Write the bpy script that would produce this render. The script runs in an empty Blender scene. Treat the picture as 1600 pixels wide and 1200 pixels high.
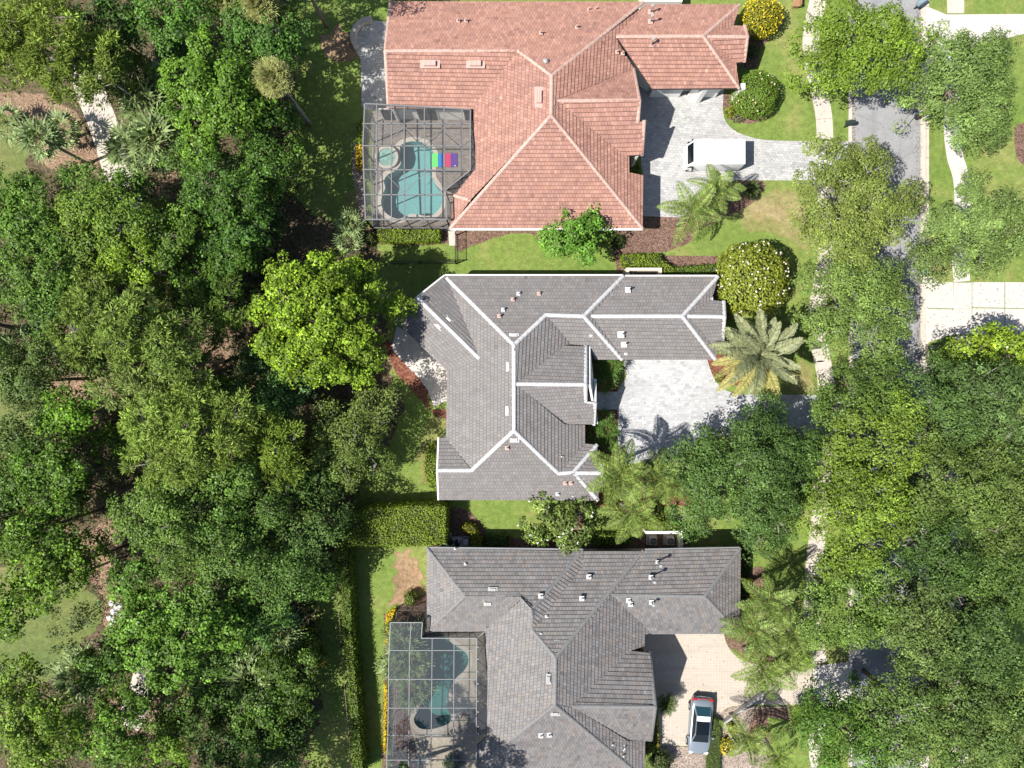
import bpy, bmesh, math, random
import numpy as np
from mathutils import Vector, Matrix
from mathutils.geometry import tessellate_polygon

# ------------------------------------------------------------------ camera, world, sun
H, F = 57.0, 1118.0                     # drone height (m), focal length in photo pixels (1600 wide)
scene = bpy.context.scene
cam_d = bpy.data.cameras.new('camera'); cam = bpy.data.objects.new('camera', cam_d)
scene.collection.objects.link(cam); scene.camera = cam
cam.location = (0, 0, H); cam.rotation_euler = (0, 0, 0)
cam_d.sensor_width = 36; cam_d.lens = 36 * F / 1600; cam_d.clip_end = 3000; cam_d.clip_start = 0.5

SUN_EL = math.radians(55); TRAVEL = Vector((0.647, 0.268, -1.0)).normalized()
world = bpy.data.worlds.new('World'); scene.world = world; world.use_nodes = True
wn = world.node_tree.nodes; wl = world.node_tree.links
sky = wn.new('ShaderNodeTexSky'); sky.sky_type = 'NISHITA'; sky.sun_disc = False
sky.sun_elevation = SUN_EL; sky.sun_rotation = math.radians(247.5)
wl.new(sky.outputs[0], wn['Background'].inputs[0]); wn['Background'].inputs[1].default_value = 0.07
sun_d = bpy.data.lights.new('sun', 'SUN'); sun = bpy.data.objects.new('sun', sun_d)
scene.collection.objects.link(sun)
sun_d.energy = 4.5; sun_d.angle = math.radians(0.53); sun_d.color = (1.0, 0.955, 0.88)
sun.rotation_euler = TRAVEL.to_track_quat('-Z', 'Y').to_euler(); sun.location = (-30, -12, 60)
scene.view_settings.view_transform = 'Standard'; scene.view_settings.look = 'None'
scene.view_settings.exposure = 1.0; scene.view_settings.gamma = 1.0
scene.view_settings.use_curve_mapping = False
scene.cycles.max_bounces = 6; scene.cycles.diffuse_bounces = 3; scene.cycles.transparent_max_bounces = 12
scene.cycles.caustics_reflective = False; scene.cycles.caustics_refractive = False

R = random.Random(7); NR = np.random.default_rng(11)
COL = scene.collection

def W(px, py, z=0.0):
    k = (H - z) / F
    return Vector(((px - 800) * k, (600 - py) * k, z))
def Z(ox, oy, s, pts, *rest):            # points read in an enlarged view -> photo pixels
    return [(ox + p[0] * s, oy + p[1] * s) + tuple(p[2:]) for p in pts]
def smooth(pts, n=5, closed=True):
    out = []; m = len(pts)
    for i in range(m if closed else m - 1):
        g = lambda k: Vector(pts[k % m]) if closed else Vector(pts[max(0, min(m - 1, k))])
        p0, p1, p2, p3 = g(i - 1), g(i), g(i + 1), g(i + 2)
        for j in range(n):
            t = j / n
            out.append(tuple(0.5 * ((2 * p1) + (p2 - p0) * t + (2 * p0 - 5 * p1 + 4 * p2 - p3) * t * t + (3 * p1 - p0 - 3 * p2 + p3) * t ** 3)))
    if not closed: out.append(tuple(pts[-1]))
    return out

# ------------------------------------------------------------------ materials
def mat(name, rough=0.8, spec=0.3):
    m = bpy.data.materials.new(name); m.use_nodes = True
    b = m.node_tree.nodes['Principled BSDF']
    b.inputs['Roughness'].default_value = rough; b.inputs['Specular IOR Level'].default_value = spec
    return m, m.node_tree.nodes, m.node_tree.links, b
def pos(n, l, scale=(1, 1, 1), rot=0.0):
    g = n.new('ShaderNodeNewGeometry'); mp = n.new('ShaderNodeMapping')
    mp.inputs['Scale'].default_value = scale; mp.inputs['Rotation'].default_value = (0, 0, rot)
    l.new(g.outputs['Position'], mp.inputs['Vector']); return mp.outputs[0]
def noise(n, l, vec, scale, detail=3, rough=0.6, dist=0.0):
    t = n.new('ShaderNodeTexNoise'); t.inputs['Scale'].default_value = scale
    t.inputs['Detail'].default_value = detail; t.inputs['Roughness'].default_value = rough
    t.inputs['Distortion'].default_value = dist
    l.new(vec, t.inputs['Vector']); return t.outputs['Fac']
def ramp(n, l, fac, stops, interp='LINEAR'):
    r = n.new('ShaderNodeValToRGB'); e = r.color_ramp.elements; r.color_ramp.interpolation = interp
    while len(e) < len(stops): e.new(0.5)
    for k, (p, c) in enumerate(stops):
        e[k].position = p; e[k].color = (c[0], c[1], c[2], 1) if hasattr(c, '__len__') else (c, c, c, 1)
    l.new(fac, r.inputs[0]); return r.outputs[0]
def mixc(n, l, fac, a, b, mode='MIX'):
    m = n.new('ShaderNodeMix'); m.data_type = 'RGBA'; m.blend_type = mode
    for s, v in ((m.inputs[0], fac), (m.inputs[6], a), (m.inputs[7], b)):
        if hasattr(v, 'is_linked'): l.new(v, s)
        elif hasattr(v, '__len__'): s.default_value = (*v[:3], 1)
        else: s.default_value = v
    return m.outputs[2]
def bump(n, l, b, h, strength=0.3, dist=0.03):
    k = n.new('ShaderNodeBump'); k.inputs['Strength'].default_value = strength; k.inputs['Distance'].default_value = dist
    l.new(h, k.inputs['Height']); l.new(k.outputs[0], b.inputs['Normal'])

def m_grass(name, lush, mid, dry, dryness=0.5):
    m, n, l, b = mat(name, 0.9, 0.15); v = pos(n, l)
    big = noise(n, l, v, 0.16, 5, 0.65, 0.6); c = ramp(n, l, big, [(0.32, lush), (0.52, mid), (0.52 + 0.28 * (1.2 - dryness), dry)])
    f = noise(n, l, v, 2.2, 4, 0.75); c = mixc(n, l, 0.55, c, ramp(n, l, f, [(0.3, 0.25), (0.7, 0.78)]), 'OVERLAY')
    g = noise(n, l, v, 14, 3, 0.8); c = mixc(n, l, 0.55, c, ramp(n, l, g, [(0.32, 0.2), (0.68, 0.8)]), 'OVERLAY')
    p = noise(n, l, pos(n, l, (1, 1, 1), 0.7), 0.55, 3, 0.55, 1.2)
    c = mixc(n, l, ramp(n, l, p, [(0.60, 0.0), (0.72, 0.6 * dryness)]), c, (dry[0] * 1.15, dry[1], dry[2] * 1.1))
    l.new(c, b.inputs['Base Color']); bump(n, l, b, g, 0.6, 0.05); return m
def m_mottle(name, cols, scale, rough=0.95, bscale=None, bstr=0.6, big=0.35, bd=0.05):
    m, n, l, b = mat(name, rough, 0.15); v = pos(n, l)
    t = n.new('ShaderNodeTexVoronoi'); t.inputs['Scale'].default_value = scale; l.new(v, t.inputs['Vector'])
    sep = n.new('ShaderNodeSeparateColor'); l.new(t.outputs['Color'], sep.inputs[0])
    k = len(cols); c = ramp(n, l, sep.outputs[0], [(i / (k - 1) if k > 1 else 0, cols[i]) for i in range(k)])
    f = noise(n, l, v, scale * 0.35, 4, 0.7); c = mixc(n, l, 0.5, c, ramp(n, l, f, [(0.3, 0.28), (0.7, 0.75)]), 'OVERLAY')
    g = noise(n, l, v, 0.3, 4, 0.6, 0.5); c = mixc(n, l, big, c, ramp(n, l, g, [(0.3, 0.3), (0.7, 0.72)]), 'OVERLAY')
    l.new(c, b.inputs['Base Color']); bump(n, l, b, t.outputs['Distance'], bstr, bd); return m
def m_brick(name, cols, w, h, mortar, msize=0.012, rot=0.0, var=0.35, offset=0.5, rough=0.8):
    m, n, l, b = mat(name, rough, 0.25); v = pos(n, l, (1, 1, 1), rot)
    t = n.new('ShaderNodeTexBrick'); l.new(v, t.inputs['Vector']); t.offset = offset; t.squash = 1
    t.inputs['Color1'].default_value = (0, 0, 0, 1); t.inputs['Color2'].default_value = (1, 1, 1, 1)
    t.inputs['Mortar'].default_value = (0.5, 0.5, 0.5, 1)
    t.inputs['Scale'].default_value = 1; t.inputs['Brick Width'].default_value = w; t.inputs['Row Height'].default_value = h
    t.inputs['Mortar Size'].default_value = msize; t.inputs['Bias'].default_value = 0
    k = len(cols); c = ramp(n, l, t.outputs['Color'], [(i / (k - 1), cols[i]) for i in range(k)])
    f = noise(n, l, v, 9, 4, 0.7); c = mixc(n, l, var, c, ramp(n, l, f, [(0.3, 0.3), (0.7, 0.72)]), 'OVERLAY')
    g = noise(n, l, v, 0.5, 4, 0.65, 0.6); c = mixc(n, l, var, c, ramp(n, l, g, [(0.3, 0.38), (0.7, 0.62)]), 'OVERLAY')
    c = mixc(n, l, t.outputs['Fac'], c, mortar)
    wv = noise(n, l, pos(n, l, (0.18, 1.1, 1)), 0.9, 5, 0.6, 0.4); c = mixc(n, l, ramp(n, l, wv, [(0.5, 0.0), (0.72, 0.35)]), c, tuple(x * .62 for x in mortar))
    sp = noise(n, l, v, 1.3, 5, 0.7, 1.5); c = mixc(n, l, ramp(n, l, sp, [(0.62, 0.0), (0.74, 0.4)]), c, tuple(x * .5 for x in mortar)); l.new(c, b.inputs['Base Color'])
    inv = n.new('ShaderNodeMath'); inv.operation = 'SUBTRACT'; inv.inputs[0].default_value = 1; l.new(t.outputs['Fac'], inv.inputs[1])
    bump(n, l, b, inv.outputs[0], 0.5, 0.01); return m
def m_plain(name, col, rough=0.7, var=0.25, scale=3, spec=0.3, metal=0.0, bs=0.15, stain=0.0):
    m, n, l, b = mat(name, rough, spec); v = pos(n, l); b.inputs['Metallic'].default_value = metal
    f = noise(n, l, v, scale, 5, 0.7); c = mixc(n, l, var, col, ramp(n, l, f, [(0.3, 0.25), (0.7, 0.75)]), 'OVERLAY')
    if stain:
        g = noise(n, l, v, 0.7, 5, 0.7, 1.0); c = mixc(n, l, ramp(n, l, g, [(0.5, 0.0), (0.75, stain)]), c, tuple(x * 0.5 for x in col))
    l.new(c, b.inputs['Base Color'])
    if bs: bump(n, l, b, noise(n, l, v, scale * 6, 3), bs, 0.01)
    return m
def m_tint(name, rough=0.75, spec=0.3, grain=14, var=0.3, trans=0.0, stain=None):
    """colour comes from the 'tint' attribute of the geometry (one colour per tile or leaf)"""
    m, n, l, b = mat(name, rough, spec)
    a = n.new('ShaderNodeAttribute'); a.attribute_name = 'tint'; c = a.outputs['Color']
    if var:
        v = pos(n, l); f = noise(n, l, v, grain, 4, 0.7)
        c = mixc(n, l, var, c, ramp(n, l, f, [(0.3, 0.25), (0.7, 0.75)]), 'OVERLAY')
        if stain:
            g = noise(n, l, pos(n, l, (0.5, 1.5, 1)), 0.7, 6, 0.75, 0.8)
            c = mixc(n, l, ramp(n, l, g, [(0.48, 0.0), (0.72, stain[3])]), c, stain[:3])
    l.new(c, b.inputs['Base Color'])
    if trans:
        out = n['Material Output']; tr = n.new('ShaderNodeBsdfTranslucent'); mx = n.new('ShaderNodeMixShader')
        mx.inputs[0].default_value = trans
        tc = mixc(n, l, 1.0, c, (1.25, 1.35, 0.55), 'MULTIPLY'); l.new(tc, tr.inputs[0])
        l.new(b.outputs[0], mx.inputs[1]); l.new(tr.outputs[0], mx.inputs[2]); l.new(mx.outputs[0], out.inputs[0])
    return m

M = {}
M['grass'] = m_grass('lawn_grass', (0.110, 0.170, 0.034), (0.140, 0.190, 0.044), (0.24, 0.22, 0.085), 0.5)
M['green'] = m_grass('fairway_grass', (0.085, 0.125, 0.04), (0.12, 0.145, 0.045), (0.18, 0.165, 0.075), 0.6)
M['drygrass'] = m_grass('dry_grass', (0.125, 0.155, 0.04), (0.185, 0.18, 0.065), (0.26, 0.215, 0.11), 0.8)
M['floor'] = m_mottle('leaf_litter', [(0.035, 0.035, 0.018), (0.085, 0.065, 0.04), (0.13, 0.09, 0.06), (0.05, 0.06, 0.02)], 9, big=0.6)
M['straw'] = m_mottle('pine_straw', [(0.13, 0.085, 0.055), (0.21, 0.14, 0.095), (0.29, 0.20, 0.14)], 11, big=0.4)
M['mulch'] = m_mottle('bark_mulch', [(0.05, 0.03, 0.022), (0.13, 0.078, 0.058), (0.21, 0.135, 0.105), (0.09, 0.058, 0.043)], 13, big=0.35)
M['redmulch'] = m_mottle('red_mulch', [(0.07, 0.025, 0.016), (0.16, 0.065, 0.042), (0.24, 0.11, 0.075)], 13, big=0.35)
M['gravel'] = m_mottle('pebble_mulch', [(0.13, 0.10, 0.08), (0.25, 0.195, 0.16), (0.38, 0.32, 0.275), (0.18, 0.14, 0.115)], 14)
M['dirt'] = m_mottle('bare_soil', [(0.20, 0.13, 0.08), (0.26, 0.17, 0.11), (0.17, 0.14, 0.06)], 7, big=0.6)
def m_asphalt():
    m, n, l, b = mat('asphalt', 0.9, 0.2); v = pos(n, l)
    c = mixc(n, l, .35, (0.235, 0.235, 0.24), ramp(n, l, noise(n, l, v, 1.0, 6, 0.75), [(0.3, 0.3), (0.7, 0.7)]), 'OVERLAY')
    c = mixc(n, l, .35, c, ramp(n, l, noise(n, l, v, 22, 2, 0.7), [(0.3, 0.25), (0.7, 0.75)]), 'OVERLAY')
    t = noise(n, l, pos(n, l, (1.4, 0.03, 1)), 1.0, 3, 0.5); c = mixc(n, l, ramp(n, l, t, [(0.48, 0.0), (0.66, 0.45)]), c, (0.165, 0.165, 0.17))
    k = n.new('ShaderNodeTexVoronoi'); k.feature = 'DISTANCE_TO_EDGE'; k.inputs['Scale'].default_value = 0.16
    w = n.new('ShaderNodeVectorMath'); w.operation = 'ADD'; nz = n.new('ShaderNodeTexNoise'); nz.inputs['Scale'].default_value = 1.2; l.new(v, nz.inputs['Vector']); l.new(v, w.inputs[0]); l.new(nz.outputs['Color'], w.inputs[1]); l.new(w.outputs[0], k.inputs['Vector'])
    c = mixc(n, l, ramp(n, l, k.outputs['Distance'], [(0.0, 0.35), (0.005, 0.0)]), c, (0.06, 0.06, 0.06))
    l.new(c, b.inputs['Base Color']); bump(n, l, b, noise(n, l, v, 30, 2), .4, .01); return m
M['asphalt'] = m_asphalt()
M['concrete'] = m_plain('concrete', (0.43, 0.385, 0.335), 0.85, 0.2, 2.0, 0.2, bs=0.2, stain=0.12)
M['whiteconc'] = m_plain('pale_concrete', (0.45, 0.42, 0.39), 0.85, 0.15, 2.0, 0.2, bs=0.2, stain=0.08)
M['paver'] = m_brick('silver_pavers', [(0.29, 0.29, 0.295), (0.385, 0.38, 0.375), (0.34, 0.34, 0.335), (0.45, 0.44, 0.43)], 0.30, 0.20, (0.24, 0.24, 0.24), 0.010, 0.08)
M['paver2'] = m_brick('white_pavers', [(0.29, 0.295, 0.305), (0.40, 0.40, 0.41), (0.35, 0.355, 0.36), (0.46, 0.46, 0.47)], 0.34, 0.22, (0.32, 0.33, 0.345), 0.010, -0.05)
M['beige'] = m_brick('beige_pavers', [(0.40, 0.348, 0.295), (0.425, 0.372, 0.318), (0.412, 0.36, 0.307)], 0.22, 0.22, (0.345, 0.30, 0.255), 0.012, 0.0, 0.15, 0.0)
M['deck'] = m_brick('deck_pavers', [(0.17, 0.145, 0.125), (0.22, 0.19, 0.165), (0.26, 0.225, 0.195)], 0.3, 0.15, (0.12, 0.10, 0.09), 0.01, 0.0)
M['deck3'] = m_plain('pebble_deck', (0.36, 0.32, 0.25), 0.85, 0.45, 6, 0.2, bs=0.4, stain=0.2)
M['coping'] = m_plain('pool_coping', (0.44, 0.40, 0.34), 0.8, 0.2, 4)
M['stucco'] = m_plain('white_stucco', (0.70, 0.68, 0.64), 0.85, 0.12, 5, stain=0.1)
M['cream'] = m_plain('cream_stucco', (0.58, 0.50, 0.40), 0.85, 0.12, 5, stain=0.1)
M['fascia'] = m_plain('white_paint', (0.74, 0.73, 0.71), 0.5, 0.08, 3)
M['greyfascia'] = m_plain('grey_paint', (0.17, 0.18, 0.19), 0.5, 0.08, 3)
M['under'] = m_plain('roof_felt', (0.05, 0.04, 0.04), 0.9, 0.1)
M['redtile'] = m_tint('terracotta_tile', 0.7, 0.25, 10, 0.35, stain=(0.13, 0.075, 0.07, 0.45))
M['greytile'] = m_tint('grey_concrete_tile', 0.65, 0.3, 10, 0.25, stain=(0.09, 0.08, 0.075, 0.35))
M['slate'] = m_tint('weathered_slate_tile', 0.6, 0.35, 10, 0.35, stain=(0.075, 0.065, 0.06, 0.45))
M['redcap'] = m_plain('pale_pink_ridge', (0.42, 0.29, 0.245), 0.7, 0.5, 5, stain=.35)
M['whitecap'] = m_plain('white_ridge', (0.43, 0.43, 0.435), 0.6, 0.35, 5, stain=.25)
M['greycap'] = m_plain('grey_ridge', (0.16, 0.158, 0.158), 0.65, 0.4, 6, stain=.3)
M['leaf'] = m_tint('leaf', 0.5, 0.22, 3, 0.0, 0.14)
M['needle'] = m_tint('needle', 0.65, 0.12, 3, 0.0, 0.18)
M['petal'] = m_plain('petal', (0.75, 0.72, 0.62), 0.6, 0.1)
M['bark'] = m_plain('bark', (0.16, 0.13, 0.105), 0.9, 0.5, 6, bs=0.6)
M['palebark'] = m_plain('pale_bark', (0.24, 0.22, 0.20), 0.9, 0.4, 6, bs=0.5)
M['hedgecore'] = m_plain('hedge_twigs', (0.03, 0.035, 0.012), 0.95, 0.3, 8)
M['beam'] = m_plain('bronze_aluminium', (0.15, 0.15, 0.155), 0.45, 0.05, 3, 0.4)
M['beam3'] = m_plain('pale_aluminium', (0.20, 0.21, 0.215), 0.45, 0.05, 3, 0.4)
M['black'] = m_plain('black_metal', (0.015, 0.016, 0.018), 0.45, 0.05, 3)
M['steel'] = m_plain('galvanised_metal', (0.38, 0.38, 0.37), 0.5, 0.15, 5, metal=0.3)
M['pinkvent'] = m_plain('salmon_flashing', (0.45, 0.30, 0.26), 0.6, 0.1)
M['whitevent'] = m_plain('white_flashing', (0.48, 0.47, 0.465), 0.6, 0.1)
M['greyvent'] = m_plain('grey_flashing', (0.33, 0.33, 0.32), 0.6, 0.2)
M['glass'] = m_plain('dark_glass', (0.006, 0.009, 0.013), 0.12, 0.0, 3, 0.25, bs=0)
M['bluewin'] = m_plain('tinted_glass', (0.015, 0.05, 0.07), 0.1, 0.0, 3, 0.35, bs=0)
M['carpaint'] = m_plain('silver_paint', (0.30, 0.34, 0.385), 0.28, 0.0, 3, 0.6, metal=0.55, bs=0)
M['vanpaint'] = m_plain('white_van_paint', (0.80, 0.80, 0.80), 0.35, 0.04, 2, 0.5, bs=0)
M['tyre'] = m_plain('tyre_rubber', (0.02, 0.02, 0.02), 0.85, 0.1)
M['redlamp'] = m_plain('red_lens', (0.35, 0.01, 0.015), 0.2, 0.0, 3, 0.6, bs=0)
M['clearlamp'] = m_plain('clear_lens', (0.6, 0.62, 0.65), 0.15, 0.0, 3, 0.6, bs=0)
M['terracotta'] = m_plain('terracotta', (0.34, 0.14, 0.08), 0.8, 0.4, 6)
M['mailblue'] = m_plain('slate_blue_paint', (0.19, 0.26, 0.31), 0.5, 0.1)
M['maildark'] = m_plain('dark_green_paint', (0.02, 0.035, 0.03), 0.5, 0.1)
M['wood'] = m_plain('painted_wood', (0.30, 0.17, 0.09), 0.7, 0.4, 6)
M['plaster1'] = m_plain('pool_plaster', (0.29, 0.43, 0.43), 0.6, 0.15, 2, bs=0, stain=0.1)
M['plaster3'] = m_plain('shade_toned_plaster', (0.14, 0.29, 0.27), 0.6, 0.2, 2, bs=0, stain=0.2)  # plaster colour darkened for the shade under the screens
for nm, c in (('mat_green', (0.12, 0.62, 0.14)), ('mat_blue', (0.0, 0.17, 0.55)), ('mat_crimson', (0.50, 0.02, 0.10)), ('mat_purple', (0.07, 0.02, 0.25))):
    M[nm] = m_plain(nm, c, 0.6, 0.08, 20)

def m_screen(name, col, op):
    m = bpy.data.materials.new(name); m.use_nodes = True; n = m.node_tree.nodes; l = m.node_tree.links
    b = n['Principled BSDF']; b.inputs['Base Color'].default_value = (*col, 1); b.inputs['Roughness'].default_value = 0.8
    t = n.new('ShaderNodeBsdfTransparent'); x = n.new('ShaderNodeMixShader'); x.inputs[0].default_value = op
    l.new(t.outputs[0], x.inputs[1]); l.new(b.outputs[0], x.inputs[2]); l.new(x.outputs[0], n['Material Output'].inputs[0]); return m
M['screen1'] = m_screen('insect_screen', (0.10, 0.105, 0.115), 0.26)
M['screenshade'] = m_screen('shade_darkened_screen', (0.03, 0.033, 0.038), 0.78)  # dark and nearly opaque: shade of the riser gap painted in
M['screen3'] = m_screen('dark_insect_screen', (0.06, 0.075, 0.09), 0.40)
def m_water(name, col):
    m = bpy.data.materials.new(name); m.use_nodes = True; n = m.node_tree.nodes; l = m.node_tree.links
    b = n['Principled BSDF']; b.inputs['Base Color'].default_value = (0.01, 0.02, 0.02, 1); b.inputs['Roughness'].default_value = 0.05
    v = pos(n, l); bump(n, l, b, noise(n, l, v, 2.5, 3, 0.5, 1.5), 0.25, 0.05)
    t = n.new('ShaderNodeBsdfTransparent'); t.inputs[0].default_value = (*col, 1)
    x = n.new('ShaderNodeMixShader'); x.inputs[0].default_value = 0.07
    l.new(t.outputs[0], x.inputs[1]); l.new(b.outputs[0], x.inputs[2]); l.new(x.outputs[0], n['Material Output'].inputs[0]); return m
M['water1'] = m_water('pool_water', (0.72, 0.93, 0.92)); M['water3'] = m_water('shade_toned_water', (0.62, 0.85, 0.82))  # second water tint carries the shade of its enclosure

# ------------------------------------------------------------------ object helpers
def link(name, me, m=None, parent=None, kind=None):
    if m is not None:
        for x in (m if isinstance(m, (list, tuple)) else [m]): me.materials.append(M[x] if isinstance(x, str) else x)
    o = bpy.data.objects.new(name, me); COL.objects.link(o)
    if parent is not None: o.parent = parent; o.matrix_parent_inverse = Matrix.Translation(-parent.location) if any(parent.location) else Matrix()
    if kind: o['kind'] = kind
    return o
def empty(name, loc, label=None, cat=None, group=None):
    o = bpy.data.objects.new(name, None); COL.objects.link(o); o.location = loc; o.empty_display_size = 0.3
    tag(o, label, cat, group); return o
def tag(o, label=None, cat=None, group=None):
    if label: o['label'] = label
    if cat: o['category'] = cat
    if group: o['group'] = group
    return o
class MB:
    """collects shapes into one mesh"""
    def __init__(s): s.v = []; s.f = []; s.mi = []
    def add(s, vs, fs, mi=0):
        b = len(s.v); s.v += [tuple(x) for x in vs]; s.f += [tuple(b + i for i in f) for f in fs]; s.mi += [mi] * len(fs); return s
    def poly_prism(s, pts, z0, z1, mi=0):
        """pts: 2D or 3D world points of the top outline; z1 added to each point's z if 3D"""
        tri = tessellate_polygon([[Vector((p[0], p[1], 0)) for p in pts]]); n = len(pts)
        area = sum(pts[i][0] * pts[(i + 1) % n][1] - pts[(i + 1) % n][0] * pts[i][1] for i in range(n))
        if area < 0: pts = pts[::-1]; tri = [tuple(n - 1 - i for i in t) for t in tri]
        top = [(p[0], p[1], z1 + (p[2] if len(p) > 2 else 0)) for p in pts]
        bot = [(p[0], p[1], z0 + (p[2] if len(p) > 2 else 0)) for p in pts]
        fs = []
        for t in tri:
            a, b, c = (pts[i] for i in t)
            up = (b[0] - a[0]) * (c[1] - a[1]) - (b[1] - a[1]) * (c[0] - a[0]) > 0
            t = tuple(t) if up else tuple(t)[::-1]
            fs.append(t); fs.append(tuple(n + i for i in t[::-1]))
        for i in range(n):
            j = (i + 1) % n; fs.append((n + i, n + j, j, i))
        return s.add(top + bot, fs, mi)
    def box(s, c, d, rot=0.0, mi=0, taper=1.0):
        x, y, z = (k / 2 for k in d); cs, sn = math.cos(rot), math.sin(rot); vs = []
        for dz, t in ((-z, 1.0), (z, taper)):
            for dx, dy in ((-x, -y), (x, -y), (x, y), (-x, y)):
                dx *= t; dy *= t; vs.append((c[0] + dx * cs - dy * sn, c[1] + dx * sn + dy * cs, c[2] + dz))
        return s.add(vs, [(3, 2, 1, 0), (4, 5, 6, 7), (0, 1, 5, 4), (1, 2, 6, 5), (2, 3, 7, 6), (3, 0, 4, 7)], mi)
    def bar(s, a, b, w, h=None, mi=0):
        a, b = Vector(a), Vector(b); d = (b - a).normalized(); h = h or w
        up = Vector((0, 0, 1)) if abs(d.z) < 0.9 else Vector((1, 0, 0))
        sd = d.cross(up).normalized(); up = sd.cross(d).normalized(); vs = []
        for p in (a, b):
            for i, j in ((-1, -1), (1, -1), (1, 1), (-1, 1)): vs.append(p + sd * i * w / 2 + up * j * h / 2)
        return s.add(vs, [(3, 2, 1, 0), (4, 5, 6, 7), (0, 1, 5, 4), (1, 2, 6, 5), (2, 3, 7, 6), (3, 0, 4, 7)], mi)
    def tube(s, pts, rad, seg=6, mi=0, cap=True):
        pts = [Vector(p) for p in pts]; vs = []; fs = []; n = len(pts)
        for i, p in enumerate(pts):
            d = (pts[min(i + 1, n - 1)] - pts[max(i - 1, 0)]).normalized()
            up = Vector((0, 0, 1)) if abs(d.z) < 0.9 else Vector((1, 0, 0))
            a = d.cross(up).normalized(); b = d.cross(a).normalized(); r = rad[i] if hasattr(rad, '__len__') else rad
            for k in range(seg):
                t = 2 * math.pi * k / seg; vs.append(p + (a * math.cos(t) + b * math.sin(t)) * r)
        for i in range(n - 1):
            for k in range(seg):
                k2 = (k + 1) % seg; fs.append((i * seg + k, i * seg + k2, (i + 1) * seg + k2, (i + 1) * seg + k))
        if cap: fs.append(tuple(range(seg))[::-1]); fs.append(tuple((n - 1) * seg + k for k in range(seg)))
        return s.add(vs, fs, mi)
    def mesh(s, name, smooth_=False):
        me = bpy.data.meshes.new(name); me.from_pydata(s.v, [], s.f); me.update()
        if any(s.mi): me.polygons.foreach_set('material_index', s.mi)
        if smooth_: me.polygons.foreach_set('use_smooth', [True] * len(me.polygons))
        return me
    def build(s, name, m, parent=None, kind=None, smooth_=False): return link(name, s.mesh(name, smooth_), m, parent, kind)
    def fbuild(s, name, m, parent=None, kind=None, smooth_=False):
        return s.build(name, m, parent, kind, smooth_)
def place(parent_loc):            # parts are built in world coordinates; children keep them
    return parent_loc
def sheet(name, loops, z, m, kind='structure', parent=None):
    """flat sheet, loops = outline and holes in world 2D"""
    L = [[Vector((p[0], p[1], 0)) for p in lp] for lp in loops]; tri = tessellate_polygon(L); vs = [p for lp in L for p in lp]
    fs = []
    for t in tri:
        a, b, c = (vs[i] for i in t); up = (b - a).cross(c - a).z
        if abs(up) < 1e-9: continue
        fs.append(tuple(t) if up > 0 else tuple(t)[::-1])
    me = bpy.data.meshes.new(name); me.from_pydata([(p.x, p.y, z) for p in vs], [], fs); me.update()
    return link(name, me, m, parent, kind)
def pxs(pts, z=0.0): return [tuple(W(p[0], p[1], z))[:2] for p in pts]
def ragged(pts, amp=0.12, step=0.35, seed=3):
    rr = random.Random(seed); out = []; n = len(pts)
    for i in range(n):
        a, b = Vector(pts[i][:2]), Vector(pts[(i + 1) % n][:2]); k = max(1, int((b - a).length / step))
        for j in range(k):
            p = a.lerp(b, j / k); out.append((p.x + rr.uniform(-amp, amp), p.y + rr.uniform(-amp, amp)))
    return out

# ------------------------------------------------------------------ ground and setting
pool1_px = smooth(Z(540, 160, .2125, [(385, 335), (430, 300), (500, 285), (590, 305), (645, 365), (655, 420), (635, 480), (640, 560), (690, 640), (714, 700), (700, 770), (650, 825), (590, 838), (530, 826), (480, 822), (440, 842), (400, 857), (350, 850), (290, 810), (262, 755), (265, 695), (290, 630), (280, 585), (300, 540), (350, 508), (395, 470), (405, 420), (380, 375)]), 3)
spa_px = [(605.5 + 13.5 * math.cos(a * math.pi / 10), 247.5 + 13.5 * math.sin(a * math.pi / 10)) for a in range(20)]
pool3_px = smooth(Z(540, 945, .2125, [(560, 262), (640, 225), (715, 222), (790, 285), (885, 348), (905, 410), (880, 475), (805, 548), (762, 620), (745, 700), (748, 760), (775, 810), (768, 865), (700, 897), (620, 915), (540, 905), (500, 840), (545, 740), (565, 640), (560, 560), (550, 480), (560, 400), (552, 330)]), 3)
P1, SPA, P3 = pxs(pool1_px), pxs(spa_px), pxs(pool3_px)
BIG = 900
sheet('ground', [[(-BIG, -BIG), (BIG, -BIG), (BIG, BIG), (-BIG, BIG)], P1, P3], 0.0, 'grass')
PZ = [0.0]
def patch(name, px, m, z=None, rag=0.0, sm=0, holes=(), seed=1):
    pts = smooth(px, sm) if sm else px
    w = pxs(pts); w = ragged(w, rag, 0.35, seed) if rag else w
    PZ[0] += 0.0004
    return sheet(name, [w, *holes], (z if z else 0.004) + PZ[0], m)
# left woods
patch('woodland_floor', [(-260, -240), (452, -240), (452, 60), (452, 235), (440, 300), (520, 350), (560, 372), (600, 395), (560, 430), (600, 500), (612, 600), (640, 640), (600, 700), (560, 760), (535, 800), (520, 860), (500, 915), (487, 960), (492, 1030), (500, 1110), (480, 1180), (500, 1260), (500, 1440), (-260, 1440)], 'floor', 0.004, 0.35, 0, seed=4)
patch('golf_turf', Z(0, 900, .25, [(-300, 20), (160, -60), (330, -80), (470, 20), (560, 90), (640, 170), (640, 260), (590, 340), (500, 420), (440, 520), (330, 640), (180, 680), (0, 640), (-300, 600)]), 'green', 0.008, 0.15, 3)
patch('golf_turf', [(-60, 150), (20, 175), (30, 200), (45, 235), (40, 260), (60, 290), (72, 330), (40, 345), (-60, 330)], 'green', 0.008, 0.15, 3)
patch('golf_turf', [(-60, 600), (60, 590), (90, 640), (60, 700), (30, 760), (-60, 760)], 'green', 0.008, 0.2, 3)
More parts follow.
